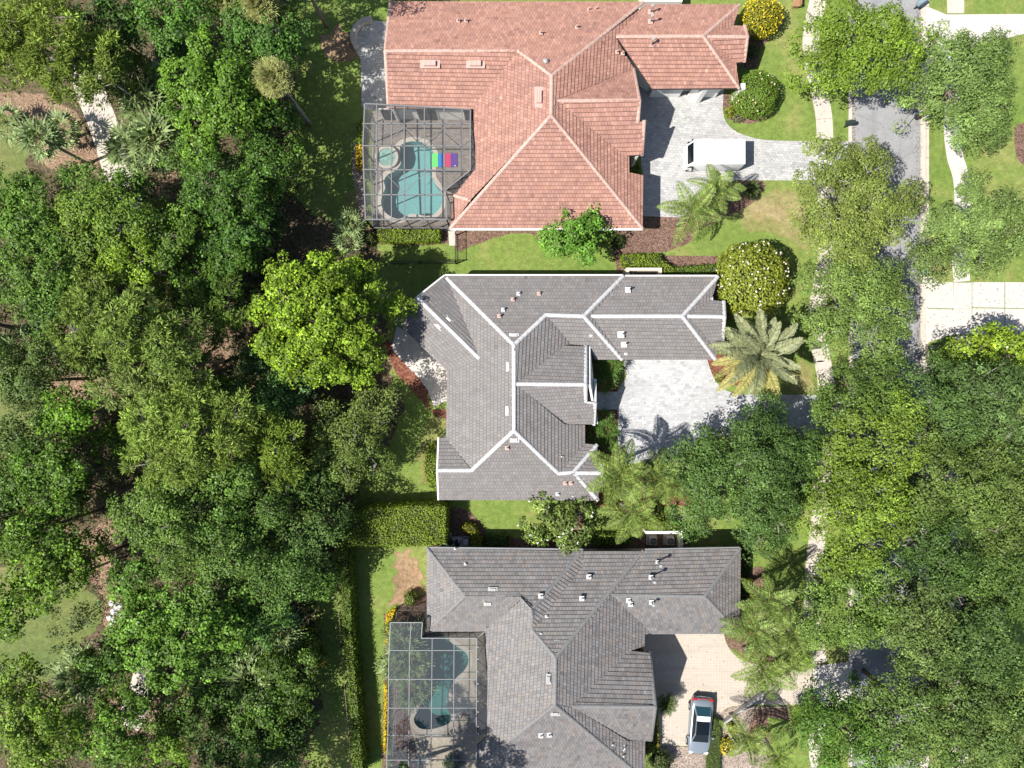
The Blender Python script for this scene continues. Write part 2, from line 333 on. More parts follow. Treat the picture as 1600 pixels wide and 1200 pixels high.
patch('straw_bed', Z(0, 450, .25, [(1330, 100), (1420, 80), (1500, 110), (1560, 230), (1480, 300), (1440, 420), (1370, 500), (1300, 560), (1130, 700), (1040, 660), (1120, 540), (1180, 470), (1120, 380), (1110, 290), (1250, 260)]), 'straw', 0.008, 0.12, 3)
patch('straw_bed', Z(0, 450, .25, [(300, 480), (420, 560), (600, 480), (700, 600), (740, 730), (640, 820), (480, 840), (300, 830), (270, 700), (330, 600)]), 'straw', 0.008, 0.12, 3)
patch('straw_bed', Z(0, 0, .1875, [(-40, 780), (200, 770), (400, 800), (520, 880), (640, 930), (760, 1180), (830, 1400), (600, 1480), (330, 1330), (300, 1200), (380, 1050), (200, 960), (-40, 950)]), 'straw', 0.008, 0.12, 3)
patch('straw_bed', Z(0, 700, .25, [(400, 480), (560, 520), (780, 380), (800, 520), (720, 700), (790, 900), (780, 1050), (700, 1200), (640, 1100), (640, 950), (560, 830), (470, 800), (440, 640)]), 'straw', 0.008, 0.12, 3)
patch('straw_bed', Z(0, 900, .25, [(600, 850), (700, 760), (850, 700), (1000, 660), (1120, 680), (1150, 760), (1000, 900), (880, 980), (700, 1000), (560, 1100), (520, 1000)]), 'straw', 0.008, 0.12, 3)
patch('straw_bed', [(250, 262), (290, 270), (300, 300), (270, 310), (245, 300)], 'straw', 0.008, 0.12, 3)
# cart path
def strip_slabs(name, label, centre, width, m, z0=0.0, z1=0.03, slab=1.5, kind='structure', gap=0.015):
    """paved strip made of single slabs; centre = px polyline"""
    root = empty(name, tuple(W(*centre[0][:2])), None); root['kind'] = kind
    pts = [Vector(p) for p in pxs(smooth(centre, 6, False))]
    d = [0]; 
    for a, b in zip(pts, pts[1:]): d.append(d[-1] + (b - a).length)
    def at(t):
        for i in range(len(d) - 1):
            if d[i + 1] >= t: 
                f = (t - d[i]) / max(1e-6, d[i + 1] - d[i]); return pts[i].lerp(pts[i + 1], f), (pts[i + 1] - pts[i]).normalized()
        return pts[-1], (pts[-1] - pts[-2]).normalized()
    n = max(1, int(d[-1] / slab)); L = d[-1] / n
    for k in range(n):
        a, ta = at(k * L + gap / 2); b, tb = at((k + 1) * L - gap / 2); mdl, tm = at((k + .5) * L)
        # shared joint directions: use a smoothed tangent at each joint
        na = Vector((-ta.y, ta.x)); nb = Vector((-tb.y, tb.x)); nm = Vector((-tm.y, tm.x)); h = width / 2
        o = MB(); o.poly_prism([tuple(a - na * h), tuple(mdl - nm * h), tuple(b - nb * h), tuple(b + nb * h), tuple(mdl + nm * h), tuple(a + na * h)], z0, z1 + R.uniform(-.003, .003))
        o.build('slab', m, root)
    return root
strip_slabs('cart_path', '', [(128, 90), (140, 140), (160, 190), (176, 240), (190, 290), (205, 340)], 2.3, 'concrete', 0, .03, 2.6)
strip_slabs('cart_path', '', [(232, 1040), (226, 1065), (215, 1100), (200, 1135)], 2.0, 'concrete', 0, .03, 2.6)
# dry and bare turf
patch('dry_turf', [(1160, 330), (1200, 300), (1240, 300), (1262, 340), (1262, 395), (1230, 372), (1200, 362), (1165, 362)], 'drygrass', 0.008, 0.25, 3)
patch('dry_turf', Z(1110, 470, .1417, [(950, 700), (1020, 660), (1129, 760), (1129, 1000), (1040, 1010), (900, 1000), (880, 900)]), 'drygrass', 0.008, 0.1, 3)
patch('dry_turf', [(1446, 118), (1462, 112), (1466, 150), (1450, 150)], 'drygrass', 0.008, 0.15, 3)
patch('dry_turf', [(1446, 365), (1458, 362), (1475, 392), (1460, 420), (1447, 420)], 'drygrass', 0.008, 0.15, 3)
patch('dry_turf', [(1304, 545), (1320, 555), (1328, 600), (1325, 640), (1308, 610)], 'drygrass', 0.008, 0.15, 3)
patch('dry_turf', [(545, 300), (562, 305), (565, 330), (560, 350), (545, 345)], 'drygrass', 0.008, 0.25, 3)
patch('dry_turf', [(700, 640), (690, 690), (668, 735), (680, 752), (660, 750), (650, 700), (668, 660)], 'drygrass', 0.008, 0.3, 3)
patch('bare_soil', Z(540, 780, .2125, [(370, 400), (470, 380), (520, 460), (560, 560), (560, 680), (500, 690), (420, 760), (330, 780), (340, 640), (370, 520)]), 'dirt', 0.008, 0.35, 3)
patch('bare_soil', [(505, 60), (530, 40), (556, 60), (560, 85), (540, 95), (515, 88)], 'dirt', 0.008, 0.35, 3)
patch('turf', Z(400, 900, .25, [(440, 30), (470, 60), (560, 60), (520, 300), (560, 520), (560, 660), (520, 740), (480, 640), (480, 430), (420, 250), (300, 180)]), 'grass', 0.008, 0.2, 3)
# beds
patch('mulch_bed', [(1003, 337), (1065, 338), (1092, 312), (1112, 292), (1150, 283), (1192, 283), (1190, 302), (1165, 325), (1120, 345), (1090, 362), (1078, 378), (1040, 393), (1000, 396), (965, 400), (955, 385), (965, 360), (1003, 358)], 'mulch', 0.012, 0.05, 3)
patch('mulch_bed', [(708, 360), (870, 360), (880, 385), (845, 380), (830, 366), (800, 365), (760, 376), (730, 388), (712, 390)], 'mulch', 0.012, 0.06, 3)
patch('mulch_bed', Z(1100, 0, .3125, [(92, 490), (110, 470), (210, 470), (300, 480), (330, 560), (270, 610), (200, 616), (130, 600), (105, 570), (95, 530)]), 'mulch', 0.012, 0.04, 3)
patch('mulch_bed', [(1155, 40), (1180, 40), (1190, 50), (1202, 58), (1190, 75), (1182, 105), (1160, 105), (1150, 100), (1168, 60)], 'mulch', 0.012, 0.05, 3)
patch('mulch_bed', [(555, 230), (567, 225), (569, 350), (562, 352), (556, 300), (550, 260)], 'gravel', 0.012, 0.04, 3)
patch('mulch_bed', [(570, 357), (700, 357), (712, 366), (700, 380), (640, 384), (575, 380), (555, 395), (552, 378)], 'mulch', 0.012, 0.06, 3)
patch('mulch_bed', [(960, 398), (1120, 400), (1126, 432), (1130, 470), (1145, 500), (1110, 500), (1110, 436), (965, 432)], 'mulch', 0.008, 0.05, 0)
patch('red_mulch_bed', [(598, 540), (606, 530), (622, 545), (650, 580), (668, 605), (672, 640), (699, 640), (699, 600), (700, 655), (680, 650), (655, 622), (620, 585)], 'redmulch', 0.012, 0.08, 0)
patch('red_mulch_bed', Z(1110, 470, .1417, [(-40, 600), (200, 600), (420, 640), (560, 700), (540, 860), (330, 930), (100, 900), (20, 800), (-10, 740)]), 'redmulch', 0.012, 0.06, 3)
patch('red_mulch_bed', [(915, 562), (965, 562), (965, 612), (915, 612)], 'redmulch', 0.012, 0.0)
patch('red_mulch_bed', [(905, 641), (965, 641), (965, 722), (1030, 735), (1060, 740), (1080, 790), (1040, 790), (1000, 805), (930, 790), (905, 760)], 'redmulch', 0.012, 0.06, 0)
patch('mulch_bed', [(990, 835), (1002, 815), (1015, 810), (1052, 808), (1068, 815), (1072, 832), (1070, 858), (990, 858)], 'mulch', 0.012, 0.05, 3)
patch('mulch_bed', [(700, 795), (735, 800), (760, 830), (770, 838), (860, 842), (1000, 845), (1000, 870), (690, 870), (690, 840)], 'mulch', 0.012, 0.06, 3)
patch('mulch_bed', [(600, 960), (640, 940), (668, 925), (668, 990), (612, 985), (603, 1210), (597, 1210), (600, 1050)], 'mulch', 0.012, 0.05, 0)
patch('mulch_bed', [(868, 790), (895, 778), (915, 790), (905, 850), (868, 850)], 'mulch', 0.016, 0.1, 0)
patch('mulch_bed', Z(1090, 880, .15, [(455, 60), (560, 60), (600, 40), (680, 30), (690, 120), (700, 260), (900, 380), (1160, 640), (1250, 820), (1200, 1060), (900, 1090), (640, 1080), (420, 960), (320, 870), (275, 745), (380, 745), (455, 700)]), 'mulch', 0.012, 0.05, 0)
patch('gravel_bed', [(1030, 1166), (1108, 1166), (1114, 1130), (1126, 1112), (1148, 1102), (1180, 1104), (1262, 1104), (1255, 1160), (1240, 1210), (1020, 1230)], 'gravel', 0.012, 0.04, 0)
patch('mulch_bed', [(1180, 1108), (1262, 1103), (1262, 1140), (1235, 1160), (1205, 1150), (1178, 1180), (1165, 1150)], 'mulch', 0.016, 0.05, 0)
patch('mulch_bed', [(1590, 195), (1640, 190), (1640, 262), (1594, 255), (1585, 225)], 'mulch', 0.012, 0.05, 3)
patch('turf', [(1200, 1120), (1262, 1130), (1268, 1240), (1210, 1240)], 'grass', 0.020, 0.05, 0)
# paved drives
drive1 = [(1000, 138), (1131, 138), (1130, 150)] + smooth([(1129, 170), (1133, 188), (1146, 203), (1168, 213), (1200, 219), (1270, 221)], 4, False) + [(1330, 221), (1330, 282), (1182, 282)] + smooth([(1150, 282), (1122, 288), (1098, 305), (1084, 322), (1066, 340)], 4, False) + [(1003, 338)]
patch('paved_driveway', drive1, 'paver', 0.020)
patch('paved_driveway', [(925, 556), (1105, 556)] + smooth([(1105, 562), (1114, 588), (1128, 606), (1150, 616)], 4, False) + [(1330, 617), (1330, 682), (1095, 682), (1062, 724), (966, 724), (965, 640), (925, 640), (925, 612), (965, 612)] + smooth([(971, 600), (978, 590), (976, 575), (974, 562)], 4, False), 'paver2', 0.020)
patch('paved_driveway', [(1000, 985), (1131, 985)] + smooth([(1131, 990), (1135, 1005), (1146, 1021), (1164, 1033), (1190, 1039)], 4, False) + [(1268, 1040), (1268, 1101)] + smooth([(1160, 1101), (1136, 1106), (1120, 1122), (1112, 1145), (1108, 1165)], 4, False) + [(1031, 1165), (1028, 1110), (1010, 1040)], 'beige', 0.020)
patch('driveway_apron', [(1270, 1040), (1330, 1034), (1330, 1108), (1270, 1101)], 'whiteconc', 0.020)
patch('driveway_apron', [(1446, 10), (1452, 12), (1478, 23), (1640, 22), (1640, 42), (1480, 85), (1446, 106)], 'whiteconc', 0.020)
patch('side_patio', [(582, 32), (606, 35), (606, 170), (570, 172), (565, 165), (564, 110), (563, 92), (556, 80), (551, 66), (552, 50), (562, 37), (572, 33)], 'paver', 0.020)
patch('garden_patio', [(620, 510), (720, 560), (720, 610), (698, 626), (678, 636), (668, 609), (654, 590), (636, 572), (612, 545)], 'whiteconc', 0.020)
patch('equipment_pad', [(697, 838), (738, 838), (738, 858), (697, 858)], 'concrete', 0.020)
patch('equipment_pad', [(700, 358), (713, 358), (713, 384), (702, 384)], 'concrete', 0.020)
patch('pool_deck', [(583, 165), (738, 165), (745, 266), (712, 305), (706, 358), (583, 360)], 'deck', 0.020, holes=[P1])
patch('pool_deck', [(618, 960), (668, 960), (668, 975), (770, 975), (770, 1260), (612, 1260)], 'deck3', 0.020, holes=[P3])
patch('planting_bed', smooth([(619, 962), (664, 962), (664, 1000), (656, 1020), (666, 1040), (664, 1062), (648, 1090), (640, 1130), (650, 1170), (650, 1258), (614, 1258)], 3), 'mulch', 0.026)
# right drive made of single concrete slabs
root = empty('concrete_driveway', tuple(W(1446, 480))); root['kind'] = 'structure'
for q in ([(1446, 428), (1470, 441), (1489, 441), (1490, 482), (1446, 481)], [(1446, 482.3), (1490, 483.3), (1491, 523), (1486, 523), (1447, 536)],
          [(1519, 441), (1569, 441), (1569, 481), (1519, 480)], [(1519, 481.5), (1569, 482.3), (1569, 523), (1518, 523)],
          [(1570.5, 441), (1640, 441), (1640, 482), (1570.5, 481)], [(1570.5, 482.3), (1640, 483.3), (1640, 523), (1570.5, 523)],
          [(1641.5, 441), (1720, 441), (1720, 523), (1641.5, 523)]):
    MB().poly_prism(pxs(q), 0, 0.035 + R.uniform(-.002, .002)).build('slab', 'whiteconc', root)
# road with kerbs
rl, rr_ = W(1331, 0).x, W(1438, 0).x
sheet('road', [[(rl, -300), (rr_, -300), (rr_, 300), (rl, 300)]], 0.010, 'asphalt')
def kerb(name, x0, x1, h, cuts, m='concrete'):
    root = empty(name, (x0, 0, 0)); root['kind'] = 'structure'; y = -60.0; me = None
    while y < 60:
        hh = h
        for a, b in cuts:
            if a < y + 1.5 < b: hh = 0.03
        MB().box(((x0 + x1) / 2, y + 1.49, hh / 2), (x1 - x0, 2.97, hh)).build('kerb_stone', m, root); y += 3
Yp = lambda py: (600 - py) * H / F
kerb('kerb', rl - .28, rl - .01, 0.13, [(Yp(290), Yp(215)), (Yp(690), Yp(610)), (Yp(1110), Yp(1032))])
kerb('kerb', rr_ + .42, rr_ + .62, 0.13, [(Yp(110), Yp(8)), (Yp(538), Yp(425))])
sheet('gutter_strip', [[(rr_ + .004, -300), (rr_ + .41, -300), (rr_ + .41, 300), (rr_ + .004, 300)]], 0.016, 'concrete')
# pavements of single slabs
strip_slabs('pavement', '', [(1290, -70), (1281, -20), (1278, 0), (1267, 55), (1270, 100), (1279, 140), (1287, 180), (1289, 218)], 1.32, 'concrete')
strip_slabs('pavement', '', [(1289, 284), (1291, 340), (1291, 400), (1284, 440), (1277, 480), (1276, 520), (1284, 560), (1290, 590), (1291, 614)], 1.32, 'concrete')
strip_slabs('pavement', '', [(1290, 684), (1284, 760), (1278, 830), (1272, 880), (1269, 930), (1270, 980), (1280, 1036)], 1.32, 'concrete')
strip_slabs('pavement', '', [(1280, 1106), (1276, 1140), (1268, 1180), (1262, 1230), (1262, 1290)], 1.32, 'concrete')
strip_slabs('pavement', '', [(1493, -70), (1493, -20), (1493, 21)], 1.35, 'concrete')
strip_slabs('pavement', '', [(1490, 88), (1488, 150), (1487, 200), (1492, 245), (1502, 280), (1504, 340), (1500, 400), (1503, 440)], 1.3, 'whiteconc')
strip_slabs('pavement', '', [(1504, 441.5), (1504, 480), (1504, 523)], 1.42, 'whiteconc', slab=2.0)
strip_slabs('pavement', '', [(1504, 525), (1502, 560), (1492, 610), (1488, 700), (1492, 850), (1496, 1000), (1500, 1250)], 1.3, 'concrete')

# ------------------------------------------------------------------ roofs
def tinted(me, cols_per_face):
    """one colour per face, stored on face corners"""
    a = me.color_attributes.new('tint', 'FLOAT_COLOR', 'CORNER')
    tot = np.zeros(len(me.polygons), dtype=np.int32); me.polygons.foreach_get('loop_total', tot)
    c = np.repeat(np.asarray(cols_per_face, dtype=np.float32), tot, axis=0)
    c = np.concatenate([c, np.ones((len(c), 1), np.float32)], axis=1); a.data.foreach_set('color', c.ravel())
def clip(poly, axis, val, keep_less):
    out = []; n = len(poly)
    for i in range(n):
        a, b = poly[i], poly[(i + 1) % n]; ia = (a[axis] <= val) == keep_less; ib = (b[axis] <= val) == keep_less
        if ia: out.append(a)
        if ia != ib:
            t = (val - a[axis]) / (b[axis] - a[axis]); out.append((a[0] + (b[0] - a[0]) * t, a[1] + (b[1] - a[1]) * t))
    return out
def parea(p): return abs(sum(p[i][0] * p[(i + 1) % len(p)][1] - p[(i + 1) % len(p)][0] * p[i][1] for i in range(len(p)))) / 2

def slope(house, pts, tm, pal, course=0.262, tw=0.235, patches=0.03, var=0.10, ladder=0.058):
    """one roof slope: solid base plus overlapping tiles laid course by course"""
    n = Vector((0, 0, 0)); m = len(pts)
    for i in range(m):
        a, b = pts[i], pts[(i + 1) % m]; n.x += (a.y - b.y) * (a.z + b.z); n.y += (a.z - b.z) * (a.x + b.x); n.z += (a.x - b.x) * (a.y + b.y)
    if n.z < 0: n = -n
    c0 = sum(pts, Vector()) / m
    A = np.array([[p.x - c0.x, p.y - c0.y, 1] for p in pts]); sol = np.linalg.lstsq(A, np.array([p.z - c0.z for p in pts]), rcond=None)[0]
    n = Vector((-sol[0], -sol[1], 1)).normalized(); c0 = c0 + Vector((0, 0, float(sol[2])))
    d = Vector((n.x, n.y)).normalized(); u = Vector((-d.y, d.x))
    zf = lambda x, y: c0.z - (n.x * (x - c0.x) + n.y * (y - c0.y)) / n.z
    base = MB(); base.poly_prism([(p.x, p.y, zf(p.x, p.y)) for p in pts], -0.17, -0.015)
    bo = base.build('roof_slope', 'under', house)
    P = [(p.x * u.x + p.y * u.y, p.x * d.x + p.y * d.y) for p in pts]
    vmax = max(p[1] for p in P); vmin = min(p[1] for p in P); vs = []; fs = []; cols = []
    row = 0; v1 = vmax
    while v1 > vmin + 0.01:
        v0 = v1 - course; band = clip(clip(P, 1, v1, True), 1, v0 + .017, False)  # gap baring dark felt draws the shadow line between courses
        if len(band) >= 3:
            us = [p[0] for p in band]; u0 = math.floor(min(us) / tw) * tw - (tw / 2 if row % 2 else 0)
            wob = R.uniform(-.004, .004)
            while u0 < max(us):
                cell = clip(clip(band, 0, u0 + tw - .006, True), 0, u0 + .006, False); u0 += tw
                if len(cell) < 3 or parea(cell) < 0.003: continue
                lift = ladder + wob + R.uniform(-.006, .006); b = len(vs)
                for (uu, vv) in cell:
                    x, y = uu * u.x + vv * d.x, uu * u.y + vv * d.y
                    vs.append((x, y, zf(x, y) + 0.004 + lift * (vv - v0) / course))
                k = len(cell); f = tuple(range(b, b + k))
                ar = sum(cell[i][0] * cell[(i + 1) % k][1] - cell[(i + 1) % k][0] * cell[i][1] for i in range(k))
                fs.append(f if ar > 0 else f[::-1]) if (u.x * d.y - u.y * d.x) > 0 else fs.append(f[::-1] if ar > 0 else f)
                q = R.random(); base_c = R.choice(pal); s = 1 + R.gauss(0, var)
                if q < patches: s *= R.choice((0.72, 0.8, 1.18, 1.25))
                col = [max(0.01, x * s) for x in base_c]; cols.append(col)
                for i in range(k):       # riser at the lower end, toned down as shade of the course line
                    a, c = cell[i], cell[(i + 1) % k]
                    if abs(a[1] - v1) < 1e-4 and abs(c[1] - v1) < 1e-4:
                        i0, i1 = b + i, b + (i + 1) % k; j = len(vs)
                        for w in (i1, i0): vs.append((vs[w][0], vs[w][1], vs[w][2] - lift - .03))
                        fs.append((i0, i1, j, j + 1) if (fs[-1][0] == b) != False else (i1, i0, j + 1, j)); cols.append([x * .85 for x in col])
        v1 = v0; row += 1
    me = bpy.data.meshes.new('roof_tiles'); me.from_pydata(vs, [], fs); me.update(); tinted(me, cols)
    o = link('roof_tiles', me, tm, bo, 'stuff'); return bo

def ridge(house, pts, m, r=0.17, lift=0.03, name='ridge_cap'):
    """line of overlapping half round ridge tiles"""
    mb = MB(); pts = [Vector(p) for p in pts]
    for a, b in zip(pts, pts[1:]):
        L = (b - a).length; n = max(1, round(L / 0.42)); dr = (b - a) / L
        sd = dr.cross(Vector((0, 0, 1))).normalized(); up = sd.cross(dr).normalized()
        for k in range(n):
            p0 = a + dr * (L * k / n) - dr * .03; p1 = a + dr * (L * (k + 1) / n) + dr * .02; vs = []
            for p, rr in ((p0, r * 1.07), (p1, r * .93)):
                jit = R.uniform(-.006, .006)
                for t in range(6):
                    an = math.pi * t / 5; vs.append(p + sd * (math.cos(an) * rr) + up * (math.sin(an) * rr * .62 + lift - .05 + jit))
            fs = [(t, t + 1, 7 + t, 6 + t) for t in range(5)] + [(5, 4, 3, 2, 1, 0), (6, 7, 8, 9, 10, 11)]
            mb.add(vs, fs)
    return mb.build(name, m, house)

def offset_poly(pts, d):
    """inward offset of a world polygon with z"""
    n = len(pts); A = sum(pts[i].x * pts[(i + 1) % n].y - pts[(i + 1) % n].x * pts[i].y for i in range(n)); s = 1 if A > 0 else -1; out = []
    for i in range(n):
        p, a, b = pts[i], pts[i - 1], pts[(i + 1) % n]
        e1 = Vector((p.x - a.x, p.y - a.y)).normalized(); e2 = Vector((b.x - p.x, b.y - p.y)).normalized()
        n1 = Vector((-e1.y, e1.x)) * s; n2 = Vector((-e2.y, e2.x)) * s; k = 1 + n1.dot(n2)
        o = (n1 + n2) / k if k > 0.25 else n1
        out.append(Vector((p.x + o.x * d, p.y + o.y * d, p.z)))
    return out
def walls(house, eave, inset, m, skip=()):
    """each straight run of wall under the eaves is one part, built as a slab with thickness"""
    q = offset_poly(eave, inset); q2 = offset_poly(eave, inset + .2); n = len(q)
    for i in range(n):
        if i in skip: continue
        a, b, c, d = q[i], q[(i + 1) % n], q2[(i + 1) % n], q2[i]
        if (b - a).length < .25: continue
        za, zb = a.z - .16, b.z - .16
        MB().add([(a.x, a.y, 0), (b.x, b.y, 0), (c.x, c.y, 0), (d.x, d.y, 0), (a.x, a.y, za), (b.x, b.y, zb), (c.x, c.y, zb), (d.x, d.y, za)],
                 [(0, 1, 2, 3), (7, 6, 5, 4), (0, 4, 5, 1), (1, 5, 6, 2), (2, 6, 7, 3), (3, 7, 4, 0)]).build('wall', m, house)
def gutters(house, segs, m, w=.12, h=.14, name='gutter'):
    for a, b in segs:
        a, b = W(*a), W(*b); d = (b - a); d.z = 0; d.normalize(); o = Vector((d.y, -d.x, 0)) * (w / 2)
        mb = MB(); mb.bar(a + o + Vector((0, 0, -.09)), b + o + Vector((0, 0, -.09)), w, h); mb.build(name, m, house)
def gable_wall(house, pts, m, drop=.1):
    """triangular wall under a gable end, standing slightly back from the verge"""
    a, r, b = (Vector(p) for p in pts); mid = (a + b) / 2; 
    e = (b - a); e.z = 0; e.normalize(); nrm = Vector((e.y, -e.x, 0)); back = -nrm * .28 if True else nrm
    outl = [a, r, b]; c = sum(outl, Vector()) / 3
    for sgn in (1,):
        vs = []
        for off in (0, .15):
            for p in (Vector((a.x, a.y, 0)), a + Vector((0, 0, -drop - .08)), r + Vector((0, 0, -drop - .1)), b + Vector((0, 0, -drop - .08)), Vector((b.x, b.y, 0))):
                vs.append(p + house_inward(house, mid) * (.22 + off))
        fs = [(0, 1, 2, 3, 4), (9, 8, 7, 6, 5)] + [(i, 5 + i, 5 + (i + 1) % 5, (i + 1) % 5) for i in range(5)]
        MB().add(vs, fs).build('gable_wall', m, house)
def house_inward(house, p):
    d = Vector((house['cx'] - p.x, house['cy'] - p.y, 0))
    return Vector((math.copysign(1, d.x), 0, 0))

def vent_box(house, px, py, z, w, l, m, rot=0.0, h=.13, name='roof_vent'):
    p = W(px, py, z); mb = MB(); mb.box((p.x, p.y, z), (w * 1.25, l * 1.25, .03), rot); mb.box((p.x, p.y, z + h / 2), (w * .8, l * .8, h), rot, taper=.88)
    for k in (-.3, 0, .3): mb.box((p.x + math.cos(rot) * w * k, p.y + math.sin(rot) * w * k, z + h + .008), (w * .12, l * .7, .02), rot)
    return mb.build(name, m, house)
def pipe(house, px, py, z, m, r=.045, h=.45, base=.25, name='vent_pipe'):
    p = W(px, py, z); mb = MB(); mb.box((p.x, p.y, z + .03), (base, base, .06)); mb.box((p.x, p.y, z + .085), (base * .5, base * .5, .05), taper=.6)
    o = mb.build(name, m, house)
    t = MB(); t.tube([(p.x, p.y, z + .1), (p.x, p.y, z + .1 + h)], r, 8)
    if h > .5: t.tube([(p.x, p.y, z + .1 + h), (p.x, p.y, z + .22 + h)], [r * 2.2, r * 1.6], 8)
    t.build('flue', 'steel' if h > .5 else m, o); return o
def dome(house, px, py, z, m, r=.2):
    p = W(px, py, z); mb = MB(); mb.box((p.x, p.y, z + .02), (r * 2.4, r * 2.4, .04)); mb.tube([(p.x, p.y, z), (p.x, p.y, z + .22), (p.x, p.y, z + .34)], [r, r, r * .35], 10)
    return mb.build('roof_turbine', m, house)

def house(name, label, centre, eave, vert, slopes, tm, pal, caps, capm, wallm, gut, gutm, inset=.45, capr=.17, **kw):
    h = empty(name, (centre[0], centre[1], 0), label, 'house'); h['cx'] = centre[0]; h['cy'] = centre[1]
    V = {k: W(*p) for k, p in vert.items()}
    for s in slopes:
        slope(h, [V[k] for k in s.split()], tm, pal, **kw)
    for c in caps: ridge(h, [V[k] for k in c.split()], capm, capr)
    walls(h, [W(*p) for p in eave], inset, wallm); gutters(h, gut, gutm)
    return h, V

RED = [(0.332, 0.179, 0.136), (0.308, 0.162, 0.122), (0.360, 0.199, 0.154), (0.320, 0.172, 0.140), (0.279, 0.149, 0.118)]
GREY = [(0.173, 0.160, 0.154), (0.160, 0.150, 0.147), (0.184, 0.170, 0.165), (0.167, 0.160, 0.161), (0.155, 0.145, 0.140)]
SLATE = [(0.151, 0.139, 0.134), (0.167, 0.147, 0.137), (0.135, 0.131, 0.134), (0.157, 0.151, 0.154), (0.124, 0.117, 0.116)]

# --- house 1, terracotta
v1 = dict(nw=(610, 2, 3), wr=(602, 79, 5), sw=(607, 170, 3.45), a=(809, 79, 5), b=(862, 118, 6.15), c=(861, 180, 6.15), va=(737, 170, 3.6), w1=(743, 228, 3.7), w2=(743, 265, 3.7), w3=(709, 303, 3.15),
          sw2=(703, 357, 3), se2=(1004, 357, 3), ne=(1006, 3, 3), e1=(1005, 274, 3), e2=(983, 270, 3.4), e3=(983, 243, 3.45), e4=(975, 243, 3.7), gr=(870, 157, 5.9), ge=(999.4, 156.5, 5.8), gn=(990, 107, 3.35),
          gs0=(997, 191, 5.05), gs1=(1007, 188, 5.1), gs2=(1003, 243, 3.5), g1=(963, 57, 4.35), g2=(1099, 56, 4.4), gne=(1156, 7, 3), gse=(1155, 138, 3), gsw=(1019, 139, 3), gnw=(1009, 7, 3), me=(1005, 12, 3),
          k0=(1104, 57, 4.2), k1=(1168, 57, 4.15), kn=(1164, 40, 3.5), kn2=(1146, 41, 3.35), ks=(1163, 97, 3.1), ks2=(1150, 98, 3.15), sa=(735, 313, 3.6), sb=(709, 305, 3.2), ms=(1004, 60, 3.0))
eave1 = [(610, 3, 3), (1006, 3, 3), (1156, 7, 3), (1155, 127, 3), (1019, 127, 3), (995, 108, 3.2), (995, 243, 3.3), (983, 243, 3.3), (983, 270, 3.3), (1004, 274, 3), (1004, 357, 3), (703, 357, 3), (709, 303, 3.1), (743, 265, 3.5), (737, 170, 3.5), (607, 170, 3.4)]
h1, V1 = house('red_roofed_house', 'house with terracotta tiled hip roof and pale pink ridges beside the lit pool', (3, 22), eave1, v1,
    ['nw ne b a wr', 'wr a va sw', 'a b c sa sw2 w3 w2 w1 va', 'c se2 sw2', 'b me g1 gn gr gr c', 'c gr e4 e3 e2 e1 se2', 'gr gn ge', 'gr ge gs0 gs1 gs2 e4',
     'g1 gnw gne g2', 'g1 g2 gse gsw', 'g2 gne kn2 k0 ks2 gse', 'k0 kn2 kn k1', 'k0 k1 ks ks2'],
    'redtile', RED, ['wr a b', 'b c', 'b ne', 'c sw2', 'c se2', 'gr ge', 'g1 g2', 'g2 gne', 'g2 gse', 'k0 k1', 'sa sb', 'nw wr', 'wr sw', 'gn ge gs0', 'gs1 gs2', 'kn k1 ks'],
    'redcap', 'stucco', [((703, 357, 3), (1004, 357, 3))], 'fascia', .46, .13, patches=.012, var=.035)
for px, py, w, l in ((672, 100, 1.15, .5), (743, 100, 1.1, .5)): vent_box(h1, px, py, 4.75, w, l, 'pinkvent', 0, .2)
vent_box(h1, 842, 152, 5.85, .5, 1.2, 'pinkvent', 0, .2)
for px, py, z in ((716, 33, 4.0), (728, 33, 4.0), (845, 52, 4.55), (920, 16, 3.35), (931, 15, 3.3), (901, 43, 4.2), (964, 82, 4.1), (973, 84, 4.0)): pipe(h1, px, py, z, 'pinkvent', .05, .3, .26)
for px, py, z in ((1016, 19, 3.4), (1016, 34, 3.95), (1017, 70, 4.1)): pipe(h1, px, py, z, 'pinkvent', .06, .8, .36)
dome(h1, 853, 97, 5.5, 'steel', .18)
gable_wall(h1, (V1['gn'], V1['ge'], V1['gs2']), 'stucco', .1)
gable_wall(h1, (V1['sw'], V1['wr'], V1['nw']), 'stucco', .12)
# glazed wall by the pool, garage doors, columns
yw = W(0, 170, 3.45).y + .46
for x0, x1 in ((588, 619), (646, 680), (722, 736)):
    a, b = W(x0, 170, 0).x * .945, W(x1, 170, 0).x * .945
    f = MB(); f.box(((a + b) / 2, yw - .02, 1.15), (b - a, .06, 2.3)); fo = f.build('sliding_door', 'fascia', h1)
    for t in (0.27, .73): MB().box((a + (b - a) * t, yw - .06, 1.15), ((b - a) * .42, .03, 2.1)).build('pane', 'glass', fo)
yg = 22.93
for a, b in ((10.9, 13.3), (13.9, 16.2)):
    f = MB(); f.box(((a + b) / 2, yg - .06, 1.1), (b - a, .05, 2.2)); fo = f.build('garage_door', 'fascia', h1)
    for k in range(4): MB().box(((a + b) / 2, yg - .1, .3 + k * .52), (b - a - .1, .03, .48)).build('door_panel', 'fascia', fo)
for px in (1089, 1144): 
    x = W(px, 145, 0).x; MB().box((x, 22.6, 1.35), (.34, .45, 2.7)).build('garage_column', 'stucco', h1)
# eyebrow wall north of it, mostly beyond the frame
o = MB(); p = W(1035, -4, 1.6); o.box((p.x, p.y + .2, .8), (3.1, 1.0, 1.6)); tag(o.build('equipment_wall', 'stucco'), 'white screening wall on the far side of the terracotta roof', 'wall')

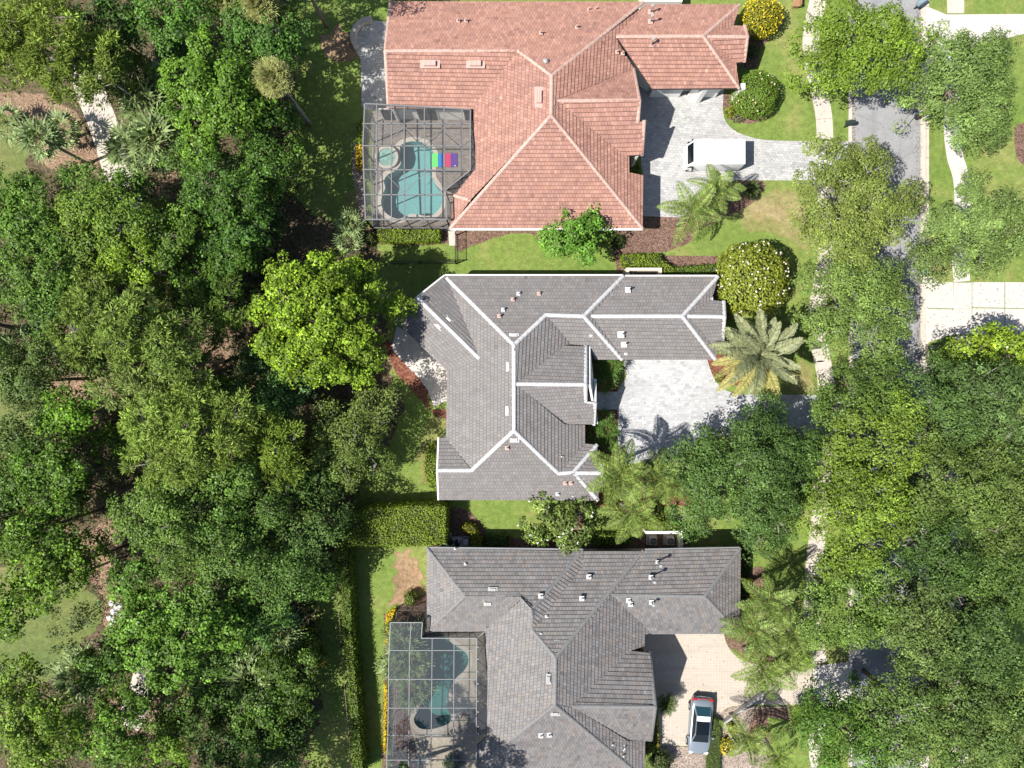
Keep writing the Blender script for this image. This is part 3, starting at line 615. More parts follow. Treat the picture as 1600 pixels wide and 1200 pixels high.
# --- house 2, grey with white ridges
v2 = dict(nw=(695, 431, 3), nw2=(698, 434.5, 3.08), ne=(974, 431, 3), mr1=(803, 539, 5.35), mr2=(803, 598, 5.35), mr3=(803, 673, 5.35), n1=(853, 492, 4.42), n2=(912, 494, 4.42), wr=(652, 465, 4.15), wl=(619, 503, 3), wv=(699, 580, 3), wp=(749, 560, 4.2),
          s1=(737, 735, 4.05), s2=(684, 735, 4.05), ss=(686, 781, 3), sn=(686, 684, 3), sv=(697, 684, 3), se=(935, 782, 3), t1=(873, 740, 3.9), t2=(896, 738, 3.9), tn=(933, 695, 3), tv=(914, 693, 3.05), ev=(914, 664, 3.1), ev2=(882, 663, 3.7),
          c0=(806, 600, 5.25), c1=(915, 601, 5.2), cn=(915, 541, 3.6), cnv=(880, 540, 3.7), cs0=(915, 629, 4.35), cs1=(930, 630, 4.35), cs2=(927, 663, 3.3), nv=(893, 538, 3.46), ns=(917, 541, 3.4), nse=(930, 562, 3), nsw=(972, 562, 3),
          g0=(924, 494, 4.15), g1=(1066, 494, 4.2), gne=(1122, 432, 3), gse=(1118, 562, 3), gnw=(977, 432, 2.98), gsw=(976, 562, 2.98), k0=(1074, 494, 4.0), k1=(1132, 495, 3.95), kn=(1131, 471, 3.3), kn2=(1112, 469, 3.25), ks=(1128, 545, 2.9), ks2=(1120, 548, 3.0),
          u0=(898, 739, 3.85), u1=(941, 739, 3.75), un=(939, 722, 3.4), un2=(912, 722, 3.35), us=(939, 758, 3.35), us2=(916, 760, 3.35), p0=(916, 593, 3.9), p1=(931, 593, 3.9), p2=(930, 630, 4.3), p3=(916, 629, 4.25))
eave2 = [(695, 431, 3), (974, 431, 3), (1122, 432, 3), (1120, 562, 3), (925, 562, 3), (915, 541, 3.2), (926, 600, 3.3), (926, 663, 3.2), (914, 664, 3.1), (914, 693, 3.0), (933, 695, 3), (935, 782, 3), (686, 781, 3), (686, 684, 3), (697, 684, 3), (698, 580, 3), (619, 503, 3), (652, 465, 3.2)]
h2, V2 = house('grey_roofed_house', 'house with smooth grey tiled roof and bright white ridge caps', (8, 0), eave2, v2,
    ['nw2 nw ne n2 n1 mr1', 'wr nw nw2 wp', 'wr wp wv wl', 'nw2 mr1 mr2 mr3 s1 sv wv wp', 'n1 nv cnv c0 mr2 mr1', 'n1 n2 nsw nse ns nv', 'n2 ne gnw g0 g0 gsw nsw', 'c0 cnv cn c1', 'c0 c1 cs0 cs1 cs2 ev2',
     'c0 ev2 ev tv t1 mr3', 't1 tv tn t2', 's2 s1 mr3 t1 t2 se ss', 's2 sn sv s1', 't2 tn se', 'g0 gnw gne g1', 'g0 g1 gse gsw', 'g1 gne kn2 k0 ks2 gse', 'k0 kn2 kn k1', 'k0 k1 ks ks2', 'u0 un2 un u1', 'u0 u1 us us2'],
    'greytile', GREY, ['nw2 mr1', 'n1 mr1', 'mr1 mr2 mr3', 'n1 n2', 'n2 ne', 'n2 nsw', 'wr wp', 's2 s1 mr3', 'mr3 t1 t2', 't2 tn', 't2 se', 'c0 c1', 'g0 g1', 'g1 gne', 'g1 gse', 'k0 k1', 'u0 u1', 'cn c1 cs0', 'cs1 cs2', 'kn k1 ks', 'un u1 us'],
    'whitecap', 'stucco', [((1122, 432, 3), (977, 432, 3)), ((974, 431, 3), (695, 431, 3)), ((695, 431, 3), (652, 465, 3.9)), ((652, 465, 3.9), (619, 503, 3)), ((686, 684, 3), (684, 735, 4)), ((684, 735, 4), (686, 781, 3))], 'fascia', .45, .15, patches=.004, var=.022)
for px, py, z, rot in ((803, 524, 5.1, 0), (804, 688, 5.1, 0), (794, 573, 5.2, 1.5708), (793, 642, 5.2, 1.5708), (701, 499, 3.95, -.76), (685, 510, 3.95, -.76)): vent_box(h2, px, py, z, .55, .24, 'whitevent', rot, .1)
for px, py, z, m in ((810, 459, 3.75, 'whitevent'), (842, 459, 3.75, 'pinkvent'), (801, 468, 4.0, 'pinkvent'), (786, 484, 4.35, 'whitevent'), (780, 494, 4.6, 'pinkvent'), (766, 692, 4.3, 'pinkvent'), (792, 700, 4.9, 'pinkvent'), (877, 713, 3.75, 'whitevent'),
                     (871, 772, 3.3, 'whitevent'), (883, 755, 3.65, 'pinkvent'), (892, 755, 3.65, 'pinkvent'), (1111, 467, 3.2, 'whitevent')): pipe(h2, px, py, z, m, .05, .22, .28)
for px, py, z, b in ((981, 453, 3.6, .42), (970, 523, 3.85, .5), (975, 538, 3.45, .46)): pipe(h2, px, py, z, 'whitevent', .07, .45, b)
vent_box(h2, 923, 523, 3.75, .34, .4, 'whitevent', 0, .06, 'skylight'); vent_box(h2, 978, 553, 3.2, .2, .14, 'whitevent', 0, .05)
gable_wall(h2, (V2['cn'], V2['c1'], V2['cs2']), 'stucco', .1); gable_wall(h2, (V2['ks'], V2['k1'], V2['kn']), 'stucco'); gable_wall(h2, (V2['sn'], V2['s2'], V2['ss']), 'stucco')
# small stepped parapet in front of the entrance gable
mb = MB(); mb.bar(W(930, 593, 4.0), W(930, 632, 4.2), .16, .22); mb.bar(W(930, 632, 4.2), W(928, 664, 3.3), .16, .22); mb.bar(W(917, 593.5, 4.0), W(930, 593.5, 4.0), .16, .22); mb.bar(W(917, 629, 4.4), W(930, 630, 4.25), .16, .2)
mb.build('gable_trim', 'whitecap', h2)
slope(h2, [W(917, 594, 3.6), W(929, 594, 3.6), W(929, 629, 4.0), W(917, 629, 4.05)], 'greytile', GREY, patches=.01, var=.05)
w = MB(); a = W(929, 594, 0); x = W(929, 0, 3.6).x - .1
w.box((x - .1, (W(0, 594, 3.6).y + W(0, 662, 3.4).y) / 2, 1.65), (.2, 3.0, 3.3)); w.build('porch_wall', 'stucco', h2)
for k, yy in ((0, 2.4),): 
    fo = MB().box((8.6, 1.45, 1.3), (.08, .08, .08)).build('porch_light', 'black', h2)
for a, b in ((9.6, 12.0), (12.6, 14.9)):
    fo = MB().box(((a + b) / 2, 2.25, 1.1), (b - a, .05, 2.2)).build('garage_door', 'fascia', h2)
    for k in range(4): MB().box(((a + b) / 2, 2.21, .3 + k * .52), (b - a - .1, .03, .48)).build('door_panel', 'fascia', fo)

# --- house 3, weathered slate grey
v3 = dict(nw=(667, 857, 3), a=(727, 931, 4.35), sw=(667, 987, 3), b=(813, 931, 4.45), c=(832, 952, 4.95), d=(831, 984, 5.25), e=(868, 1028, 6.05), f=(867, 1102, 6.05), n1=(911, 861, 3), n1b=(911, 885, 3.45), wv=(755, 988, 3.75), wv2=(813, 938, 4.55),
          w1=(761, 1060, 3.85), w2=(761, 1150, 3.85), w3=(745, 1165, 3.6), w4=(745, 1197, 3.5), s1=(745, 1217, 3.05), s2=(1007, 1218, 3), n2=(1005, 861, 3), n2b=(1007, 880, 3), g0=(957, 930, 4.22), g1=(1101, 932, 4.35), gne=(1157, 857, 3), gse=(1156, 990, 3), gsw=(1018, 990, 3), gnw=(1008, 860, 3),
          e1=(1007, 991, 3), e2=(1007, 1009, 3.05), e3=(982, 1017, 3.55), r0=(894, 1104, 5.45), r1=(1024, 1105, 5.45), rn=(1015, 1019, 3.35), rs=(1017, 1157, 3.25), e4=(981, 1157, 3.55), e5=(1008, 1157, 3.0))
eave3 = [(667, 858, 3), (911, 861, 3), (1005, 861, 3), (1157, 857, 3), (1156, 990, 3), (1012, 990, 3), (1005, 1018, 3.2), (1017, 1040, 3.3), (1015, 1157, 3.2), (1007, 1160, 3), (1007, 1218, 3), (745, 1217, 3), (745, 1165, 3.5), (761, 1150, 3.7), (761, 1060, 3.7), (755, 988, 3.6), (667, 986, 3)]
h3, V3 = house('slate_roofed_house', 'house with weathered dark grey tiled hip roof beside the shaded pool', (5, -23), eave3, v3,
    ['nw n1 c b a', 'nw a sw', 'a b wv2 wv sw', 'b c d e f w4 w3 w2 w1 wv wv2', 'c n1 n1b d', 'd n1b n1 n2 e', 'e n2 n2b g0', 'e g0 gsw e1 e2 e3 r0 f', 'g0 gnw gne g1', 'g0 g1 gse gsw', 'g1 gne gse', 'r0 e3 rn r1', 'r0 r1 rs e4', 'f r0 e4 e5 s2', 'f s2 s1 w4'],
    'slate', SLATE, ['nw a', 'sw a', 'a b c', 'c d', 'd e', 'c n1', 'e n2', 'e f', 'f w4', 'f s2', 'g0 g1', 'g1 gne', 'g1 gse', 'r0 r1', 'rn r1 rs'], 'greycap', 'cream',
    [((911, 860, 3), (667, 857, 3)), ((1156, 857, 3), (1008, 860, 3)), ((1150, 991, 3), (1018, 991, 3))], 'greyfascia', .5, .14, patches=.025, var=.035)
for px, py, z in ((770, 921, 4.3), (832, 933, 4.4), (763, 943, 4.25), (870, 1001, 5.5), (868, 1115, 5.8)): vent_box(h3, px, py, z, .56, .27, 'greyvent', 0, .1)
vent_box(h3, 857, 1061, 5.95, .27, .6, 'greyvent', 0, .1)
for px, py, z, hh, b in ((845, 931, 4.6, .25, .36), (711, 857, 3.2, .1, .16), (727, 881, 3.5, .08, .2), (845, 989, 5.3, .1, .2), (854, 963, 4.9, .1, .2), (920, 901, 3.9, .35, .36), (909, 935, 4.6, .2, .36), (1027, 878, 3.5, 1.1, .26), (1017, 902, 4.0, 1.25, .34),
                        (982, 938, 4.25, .2, .36), (985, 944, 4.15, .25, .36), (1018, 941, 4.25, .6, .36), (845, 1149, 4.9, .22, .34), (858, 1148, 5.0, .22, .34), (956, 1161, 4.0, .25, .34), (973, 1168, 3.7, .35, .34), (973, 1178, 3.6, .3, .34)):
    pipe(h3, px, py, z, 'whitevent', .06, hh, b)
gable_wall(h3, (V3['rn'], V3['r1'], V3['rs']), 'cream')

# ------------------------------------------------------------------ pools and screen enclosures
def swimming_pool(name, label, P, depth, plast, coping, water, zc=.05):
    c = sum((Vector((p[0], p[1], 0)) for p in P), Vector()) / len(P); root = empty(name, tuple(c), label, 'swimming pool')
    n = len(P); A = sum(P[i][0] * P[(i + 1) % n][1] - P[(i + 1) % n][0] * P[i][1] for i in range(n))
    if A < 0: P = P[::-1]
    V = [Vector((p[0], p[1], 0)) for p in P]; inn = offset_poly(V, .02); out = offset_poly(V, -.32)
    tri = tessellate_polygon([inn]); mb = MB(); vs = [(p.x, p.y, zc) for p in inn] + [(p.x, p.y, -depth) for p in inn]
    fs = [(i, (i + 1) % n, n + (i + 1) % n, n + i) for i in range(n)]
    for t in tri:
        a, b, cc = (inn[i] for i in t); fs.append(tuple(n + i for i in (t if (b - a).cross(cc - a).z > 0 else t[::-1])))
    mb.add(vs, fs); mb.build('basin', plast, root)
    cp = MB(); vs = [(p.x, p.y, zc) for p in inn] + [(p.x, p.y, zc) for p in out] + [(p.x, p.y, 0) for p in out]
    cp.add(vs, [(i, n + i, n + (i + 1) % n, (i + 1) % n) for i in range(n)] + [(n + i, 2 * n + i, 2 * n + (i + 1) % n, n + (i + 1) % n) for i in range(n)]); cp.build('coping', coping, root)
    sheet('water', [[(p.x, p.y) for p in inn]], -.08, water, None, root)
    return root
sp1 = swimming_pool('swimming_pool', 'bright turquoise free form pool with pale coping', P1, 1.4, 'plaster1', 'coping', 'water1')
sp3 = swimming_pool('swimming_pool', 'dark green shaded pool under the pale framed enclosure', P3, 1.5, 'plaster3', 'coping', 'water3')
# pale curved deck round the spa
sheet('spa_deck', [pxs(smooth(Z(540, 160, .2125, [(200, 330), (230, 250), (290, 230), (350, 250), (400, 330), (385, 440), (370, 500), (300, 540), (270, 610), (210, 620), (200, 480)]), 3))], 0.028, 'coping')
spa = empty('hot_tub', tuple(W(605.5, 247.5)), 'round raised spa with rippling pale green water beside the turquoise pool', 'hot tub')
c = W(605.5, 247.5); mb = MB(); n = 24; vs = []
for z, r in ((0, .92), (.38, .92), (.38, .70), (.1, .70)):
    vs += [(c.x + r * math.cos(2 * math.pi * k / n), c.y + r * math.sin(2 * math.pi * k / n), z) for k in range(n)]
mb.add(vs, [(a * n + k, a * n + (k + 1) % n, (a + 1) * n + (k + 1) % n, (a + 1) * n + k) for a in range(3) for k in range(n)] + [tuple(3 * n + k for k in range(n))]); mb.build('tub_wall', 'coping', spa)
sheet('tub_water', [[(c.x + .7 * math.cos(2 * math.pi * k / n), c.y + .7 * math.sin(2 * math.pi * k / n)) for k in range(n)]], .30, m_plain('spa_water', (0.20, 0.36, 0.30), 0.12, 0.9, 3.5, 0.6, bs=1.0), None, spa)
fl = empty('floating_mat', tuple(W(694, 251, .08)), 'striped green, blue, crimson and purple foam mat lying across the pool edge', 'pool mat')
for (a, b), m in zip(((635, 681), (683, 727), (729, 774), (776, 822)), ('mat_green', 'mat_blue', 'mat_crimson', 'mat_purple')):
    x0, y0 = 540 + a * .2125, 160 + 378 * .2125; x1, y1 = 540 + b * .2125, 160 + 477 * .2125
    MB().poly_prism(pxs([(x0, y0), (x1, y0), (x1, y1), (x0, y1)]), .06, .12).build('mat_panel', m, fl)
m1 = MB(); p = W(540 + 806 * .2125, 160 + 470 * .2125); m1.tube([(p.x, p.y, .12), (p.x, p.y, .16)], .05, 8); m1.build('valve_cap', 'fascia', fl)

def enclosure(name, label, zt, roof, xlines, ylines, braces, walls_, m, scr, risers=(), w=.07):
    root = empty(name, tuple(W(sum(p[0] for p in roof) / len(roof), sum(p[1] for p in roof) / len(roof))), label, 'pool enclosure')
    T = lambda p, z=zt: W(p[0], p[1], z)
    n = len(roof)
    for i in range(n): MB().bar(T(roof[i]), T(roof[(i + 1) % n]), w * 1.25, w * 1.25).build('frame_beam', m, root)
    for a, b in xlines + ylines: MB().bar(T(a) + Vector((0, 0, .004)), T(b) + Vector((0, 0, .004)), w, w * 1.4).build('roof_beam', m, root)
    for a, b in braces: MB().bar(T(a), T(b), w * .5, w * .5).build('brace', m, root)
    # screen panels: cells between beam lines
    xs = sorted({round((a[0] + b[0]) / 2, 1) for a, b in xlines} | {min(p[0] for p in roof), max(p[0] for p in roof)})
    ys = sorted({round((a[1] + b[1]) / 2, 1) for a, b in ylines} | {min(p[1] for p in roof), max(p[1] for p in roof)})
    for x0, x1 in zip(xs, xs[1:]):
        for y0, y1 in zip(ys, ys[1:]):
            c = clip(clip(clip(clip([tuple(p[:2]) for p in roof], 0, x1, True), 0, x0, False), 1, y1, True), 1, y0, False)
            if len(c) >= 3 and parea(c) > 4: sheet('screen_panel', [pxs(c, zt)], zt + .012, scr, None, root)
    # side walls: posts, rails and screens; foot = point right below the top
    for a, b, k in walls_:
        A, B = T(a), T(b)
        for j in range(k + 1):
            p = A.lerp(B, j / k); MB().bar((p.x, p.y, 0), (p.x, p.y, zt - .05), w, w).build('post', m, root)
            if j < k:
                q = A.lerp(B, (j + 1) / k); s = MB(); s.add([(p.x, p.y, .05), (q.x, q.y, .05), (q.x, q.y, zt), (p.x, p.y, zt)], [(0, 1, 2, 3)]); s.build('screen_panel', scr, root)
        for z in (.06, 1.1): MB().bar((A.x, A.y, z), (B.x, B.y, z), w * .8, w * .8).build('rail', m, root)
    for a, b, c2, d2 in risers:       # sloping screen to the roof edge, sheet and bars darkened for the gap's shade
        s = MB(); q = [T(a), T(b), W(*c2), W(*d2)]; s.add(q, [(0, 1, 2, 3)]); s.build('screen_panel', 'screenshade', root)
        MB().bar(W(*c2), W(*d2), w, w).build('rail', 'black', root)
        k = max(2, int((q[0] - q[1]).length / 1.1))
        for j in range(k):
            p0, p1, p2 = q[0].lerp(q[1], j / k), q[0].lerp(q[1], (j + 1) / k), q[3].lerp(q[2], (j + .5) / k)
            MB().bar(p0, p2, w * .7, w * .7).build('strut', 'black', root); MB().bar(p1, p2, w * .7, w * .7).build('strut', 'black', root)
    return root
ex, ey = 540, 160; g = lambda u, v: (ex + u * .2125, ey + v * .2125)
enclosure('screen_enclosure', 'bronze framed screen enclosure over the bright turquoise pool', 3.9,
    [(570, 162), (735, 171), (735, 266), (696, 297), (698, 343), (571, 343), (567, 228)],
    [(g(230, 5), g(230, 860)), (g(338, 10), g(338, 860)), (g(432, 20), g(432, 860)), (g(580, 30), g(580, 860)), (g(725, 40), g(725, 660)), (g(857, 45), g(857, 510))],
    [(g(125, 157), g(915, 157)), (g(122, 320), g(915, 322)), (g(122, 494), g(865, 500)), (g(125, 680), g(740, 680))],
    [(g(432, 180), g(280, 305)), (g(432, 180), g(580, 310)), (g(725, 180), g(580, 310)), (g(725, 180), g(855, 315)), (g(855, 315), g(915, 270)), (g(230, 250), g(432, 180)), (g(280, 305), g(230, 250)), (g(140, 170), g(230, 260)), (g(432, 665), g(580, 520)), (g(432, 665), g(290, 520)), (g(725, 640), g(590, 510)), (g(200, 600), g(280, 510))],
    [((570, 162), (567, 228), 2), ((567, 228), (571, 343), 3), ((571, 343), (698, 343), 4), ((696, 297), (698, 343), 1)], 'beam', 'screen1',
    [((735, 171), (735, 266), (744, 264, 3.72), (738, 171, 3.62)), ((735, 266), (696, 297), (709, 303, 3.2), (743.5, 265, 3.7))], .075)
g = lambda u, v: (540 + u * .2125, 945 + v * .2125)
enclosure('screen_enclosure', 'pale framed dark screen enclosure over the shaded pool by the slate roof', 4.0,
    [g(330, 130), g(565, 130), g(557, 245), g(965, 245), (744, 1215), (603, 1215), g(310, 960), g(318, 400)],
    [(g(482, 130), g(470, 335)), (g(470, 335), g(462, 1270)), (g(637, 245), g(627, 1270)), (g(798, 245), g(790, 1270))],
    [(g(320, 335), g(962, 335)), (g(316, 547), g(960, 547)), (g(313, 758), g(958, 758)), (g(311, 958), g(956, 958)), (g(307, 1140), g(954, 1140))],
    [(g(340, 140), g(470, 330)), (g(325, 540), g(420, 410)), (g(350, 590), g(450, 745)), (g(320, 950), g(455, 760)), (g(325, 970), g(440, 1125))],
    [(g(330, 130), g(318, 400), 1), (g(318, 400), g(310, 960), 3), (g(310, 960), (603, 1215), 1), (g(330, 130), g(565, 130), 2), (g(557, 130), g(557, 245), 1)], 'beam3', 'screen3',
    [(g(965, 245), g(960, 560), (761, 1060, 3.82), (755.5, 990, 3.75)), (g(960, 560), g(956, 960), (761, 1148, 3.82), (761, 1061, 3.82)), (g(557, 245), g(965, 245), (755, 988, 3.72), (668, 988, 3.1))], .045)
# small lights along the gutter
ga = empty('string_light', tuple(W(747, 1000, 3.9)), 'row of small white bulbs on the gutter above the shaded pool', 'string light')
MB().bar(W(746.5, 1008, 3.95), W(746, 1160, 3.95), .02).build('cable', 'black', ga)
for v in (310, 397, 490, 577, 705, 785, 893, 946):
    p = W(747, 945 + v * .2125, 3.9); b = MB(); b.tube([(p.x, p.y, 3.87), (p.x, p.y, 3.95), (p.x, p.y, 4.0)], [.03, .055, .02], 8); b.build('bulb', 'fascia', ga)
# terracotta curved planter and steps inside
pl = MB(); pts = [W(540 + u * .2125, 945 + v * .2125) for u, v in ((540, 355), (568, 375), (585, 405), (590, 435), (578, 460), (560, 475))]
pl.tube([p + Vector((0, 0, .3)) for p in pts], [.2, .24, .26, .25, .2, .14], 8); tag(pl.build('curved_planter', 'terracotta'), 'curved terracotta planter rim among plants inside the dark pool enclosure', 'planter')
# seat wall on the side patio
sw = smooth([(582, 34), (568, 36), (556, 48), (553, 62), (558, 76)], 4, False); mb = MB(); a = [Vector((*p, 0)) for p in pxs(sw)]
for p, q in zip(a, a[1:]): mb.bar(p + Vector((0, 0, .22)), q + Vector((0, 0, .22)), .42, .44)
tag(mb.build('seat_wall', 'concrete'), 'low curved pale seat wall at the rounded end of the side patio', 'seat wall')

# ------------------------------------------------------------------ vegetation
def quads(name, c, nrm, length, width, col, m, parent=None, kind=None, axis=None, shape='leaf'):
    """many small leaf shaped quads; c,nrm (N,3); length,width (N,), col (N,3)"""
    N = len(c); nrm = nrm / np.linalg.norm(nrm, axis=1, keepdims=True)
    if axis is None: axis = NR.normal(size=(N, 3))
    t = axis - (axis * nrm).sum(1, keepdims=True) * nrm; t /= np.linalg.norm(t, axis=1, keepdims=True) + 1e-9
    b = np.cross(nrm, t); L = length[:, None]; Wd = width[:, None]
    v = np.empty((N, 4, 3), np.float32)
    v[:, 0] = c - t * L * .5; v[:, 1] = c + b * Wd * .5 + t * L * .05 + nrm * Wd * .15; v[:, 2] = c + t * L * .5; v[:, 3] = c - b * Wd * .5 + t * L * .05 + nrm * Wd * .15
    me = bpy.data.meshes.new(name); me.vertices.add(N * 4); me.vertices.foreach_set('co', v.ravel())
    me.loops.add(N * 4); me.loops.foreach_set('vertex_index', np.arange(N * 4, dtype=np.int32))
    me.polygons.add(N); me.polygons.foreach_set('loop_start', np.arange(0, N * 4, 4, dtype=np.int32))
    a = me.color_attributes.new('tint', 'FLOAT_COLOR', 'POINT'); cc = np.ones((N * 4, 4), np.float32); cc[:, :3] = np.repeat(np.clip(col, 0.004, .9), 4, axis=0); a.data.foreach_set('color', cc.ravel())
    me.update(calc_edges=True)
    return link(name, me, m, parent, kind)

def unit(N, zmin=-1.0):
    z = NR.uniform(zmin, 1, N); a = NR.uniform(0, 2 * np.pi, N); r = np.sqrt(1 - z * z)
    return np.stack([r * np.cos(a), r * np.sin(a), z], 1)

# species: colour, per-puff and per-leaf spread, leaf length/width, puff radius, leaves per m2, crown depth
DEN = 1.95
SP = dict(
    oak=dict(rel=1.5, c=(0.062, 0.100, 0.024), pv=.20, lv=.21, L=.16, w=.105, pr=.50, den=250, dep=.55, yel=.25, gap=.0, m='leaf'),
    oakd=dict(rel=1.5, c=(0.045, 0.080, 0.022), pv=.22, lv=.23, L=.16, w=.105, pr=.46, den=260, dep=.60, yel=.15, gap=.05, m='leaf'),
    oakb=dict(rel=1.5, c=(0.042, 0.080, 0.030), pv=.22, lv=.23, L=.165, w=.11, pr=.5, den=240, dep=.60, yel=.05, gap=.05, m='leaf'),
    olive=dict(c=(0.088, 0.112, 0.036), pv=.18, lv=.20, L=.16, w=.10, pr=.44, den=210, dep=.45, yel=.3, gap=.06, m='leaf'),
    yell=dict(c=(0.105, 0.130, 0.022), pv=.18, lv=.20, L=.17, w=.11, pr=.46, den=230, dep=.5, yel=.35, gap=.04, m='leaf'),
    lime=dict(c=(0.082, 0.128, 0.014), pv=.26, rel=1.5, lv=.30, L=.21, w=.135, pr=.32, den=190, dep=.62, yel=.4, gap=.0, m='leaf'),
    bright=dict(rel=1.4, c=(0.058, 0.115, 0.018), pv=.25, lv=.23, L=.22, w=.14, pr=.38, den=170, dep=.6, yel=.35, gap=.04, m='leaf'),
    mid=dict(rel=1.4, c=(0.055, 0.100, 0.020), pv=.28, lv=.23, L=.20, w=.125, pr=.42, den=200, dep=.6, yel=.35, gap=.05, m='leaf'),
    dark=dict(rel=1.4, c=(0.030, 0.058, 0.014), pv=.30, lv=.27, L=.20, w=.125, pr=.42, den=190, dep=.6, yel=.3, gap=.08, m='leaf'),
    pine=dict(c=(0.115, 0.150, 0.030), pv=.20, lv=.19, L=.36, w=.075, pr=.34, den=230, dep=.45, yel=.3, gap=.16, m='needle'),
    magn=dict(c=(0.045, 0.080, 0.022), pv=.3, lv=.30, L=.24, w=.13, pr=.36, den=120, dep=.6, yel=.3, gap=.28, m='leaf'),
    maple=dict(c=(0.065, 0.125, 0.022), pv=.2, lv=.23, L=.2, w=.135, pr=.36, den=210, dep=.6, yel=.25, gap=.02, m='leaf'))

def tree(name, sp, cx, cy, rx, ry, zt, label, cat='tree', group=None, flowers=0, den=1.0, tint=None, lobes=None, twigs=0, skew=0.0):
    s = SP[sp]; k = (H - zt * .8) / F; X, Y = rx * k, ry * k; base = W(cx, cy, zt * .8); base.z = 0
    root = empty(name, tuple(base), label, cat, group); b3 = np.array([base.x, base.y, 0])
    Rm = math.sqrt(X * Y); area = math.pi * X * Y; dep = min(zt * .72, Rm * s['dep'] * 1.3)
    K = lobes or int(max(5, min(34, area / 4.2)))
    # main boughs
    ph = NR.uniform(0, 6.28, 5); LC = []; LR = []
    for i in range(K):
        rho = math.sqrt((i + .5) / K) * .91; an = i * 2.39996 + R.uniform(-.5, .5)
        wa = .5 if sp in ('oak', 'oakd', 'oakb', 'olive', 'yell', 'lime') else 1.0; wob = 1 + wa * (.12 * math.sin(2 * an + ph[0]) + .09 * math.sin(3 * an + ph[1]) + .07 * math.sin(5 * an + ph[2]))
        rl = Rm * 1.26 / math.sqrt(K) * R.uniform(.72, 1.2) * (1.25 if rho < .5 else 1.0)
        rr = max(0, rho * wob + R.uniform(-.06, .06)); zc = zt - rl * .8 - dep * rr ** 2.2 * R.uniform(.75, 1.1) - R.uniform(0, .12) * dep
        LC.append((X * rr * math.cos(an), Y * rr * math.sin(an), max(zc, .5))); LR.append(rl)
    for i in range(max(2, K // 5)):        # lower skirt of foliage
        an = i * 2.39996 + 1; rr = R.uniform(.45, .8); LC.append((X * rr * math.cos(an), Y * rr * math.sin(an), max(.8, zt * R.uniform(.38, .55)))); LR.append(Rm * 1.2 / math.sqrt(K))
    LC, LR = np.array(LC), np.array(LR)
    # leafy puffs on every bough
    pr = s['pr']; PC = []; PN = []; PL = []
    for c, rl in zip(LC, LR):
        n = int(max(5, 3.1 * (rl / pr) ** 2 * (1 - s['gap']))); d = unit(n, -.15); rad = rl * NR.uniform(.66, 1.08, (n, 1))
        p = c + d * rad * np.array([1, 1, .72]); PC.append(p); PN.append(d); PL.append(np.full(n, R.gauss(0, 1)))
    PC = np.concatenate(PC); PN = np.concatenate(PN); PL = np.concatenate(PL); n = len(PC)
    ww = 2 * math.pi / NR.uniform(1.9, 2.6, 4); dd = NR.normal(size=(4, 2)); dd /= np.linalg.norm(dd, axis=1, keepdims=True); fld = sum(np.sin(w_ * (PC[:, :2] @ d_) + f_) for w_, d_, f_ in zip(ww, dd, ph)) / 2
    PC[:, 2] -= np.clip(fld - .1, 0, 1.5) * s.get('rel', 1.0) * .95; PC[:, 2] = np.maximum(PC[:, 2], .4)
    keep = (NR.random(n) > s['gap']) & (fld < 1.05 - s['gap'] * 1.5); PC, PN, PL = PC[keep], PN[keep], PL[keep]; n = len(PC)
    q = max(12, int(s['den'] * DEN * den * area / n)); N = n * q; idx = np.repeat(np.arange(n), q)
    prs = pr * NR.uniform(.6, 1.3, n); d = unit(N, -.12)
    pos_ = PC[idx] + d * (prs[idx] * (1.05 - .45 * NR.random(N) ** 1.6))[:, None] * np.array([1.15, 1.15, .75])
    if sp == 'pine':        # tufts of needles pointing out and up
        nrm = np.cross(d + [0, 0, .2], NR.normal(size=(N, 3))) * .6 + np.array([0, 0, .5]); ax = d + PN[idx] * .3 + NR.normal(size=(N, 3)) * .25
    else:
        nrm = d * .55 + PN[idx] * .35 + np.array([0, 0, .45]) + NR.normal(size=(N, 3)) * .42; ax = None
    base_c = np.array(tint or s['c']) * [1.58, 1.64, 1.06]; pt = np.exp(NR.normal(0, s['pv'], n) + PL * s['pv'] * .5); lt = np.exp(NR.normal(0, s['lv'], N))
    col = base_c * (pt[idx] * lt)[:, None]; y = (NR.random(n) * s['yel'])[idx] * NR.random(N); col[:, 0] *= 1 + y * .6; col[:, 1] *= 1 + y * .35
    quads('crown', pos_ + b3, nrm, s['L'] * NR.uniform(.7, 1.3, N), s['w'] * NR.uniform(.7, 1.3, N), col, s['m'], root, None, ax)
    # trunk and limbs
    mb = MB(); tr = max(.09, Rm * .045); fork = Vector((0, 0, max(.4, zt - dep - Rm * .35) * .75)); lean = Vector((R.uniform(-.3, .3), R.uniform(-.3, .3), 0))
    mb.tube([base, base + Vector((lean.x * .3, lean.y * .3, fork.z * .5)), base + fork + lean], [tr * 1.25, tr, tr * .85], 8)
    for c, rl in zip(LC, LR):
        t = base + Vector(c) + Vector((0, 0, rl * .2)); f = base + fork + lean; mdp = f.lerp(t, .5) + Vector((R.uniform(-.2, .2), R.uniform(-.2, .2), R.uniform(-.1, .35)))
        mb.tube([f, mdp, t], [tr * .5, tr * .3, tr * .1], 5, cap=False)
    sel = NR.choice(n, min(n, int(n * .10) + twigs), replace=False)
    li = [int(np.argmin(((LC - PC[j]) ** 2).sum(1))) for j in sel]
    for j, i in zip(sel, li):
        a = base + Vector(LC[i]); p = base + Vector(PC[j]) + Vector(PN[j]) * pr * (.5 if twigs else .2); mb.tube([a, a.lerp(p, .55) + Vector((R.uniform(-.1, .1), R.uniform(-.1, .1), .12)), p], [tr * .16 + .012, tr * .1 + .01, .008], 4, cap=False)
    mb.build('trunk', 'palebark' if sp in ('pine', 'olive', 'magn', 'oakd', 'yell') else 'bark', root, None, True)
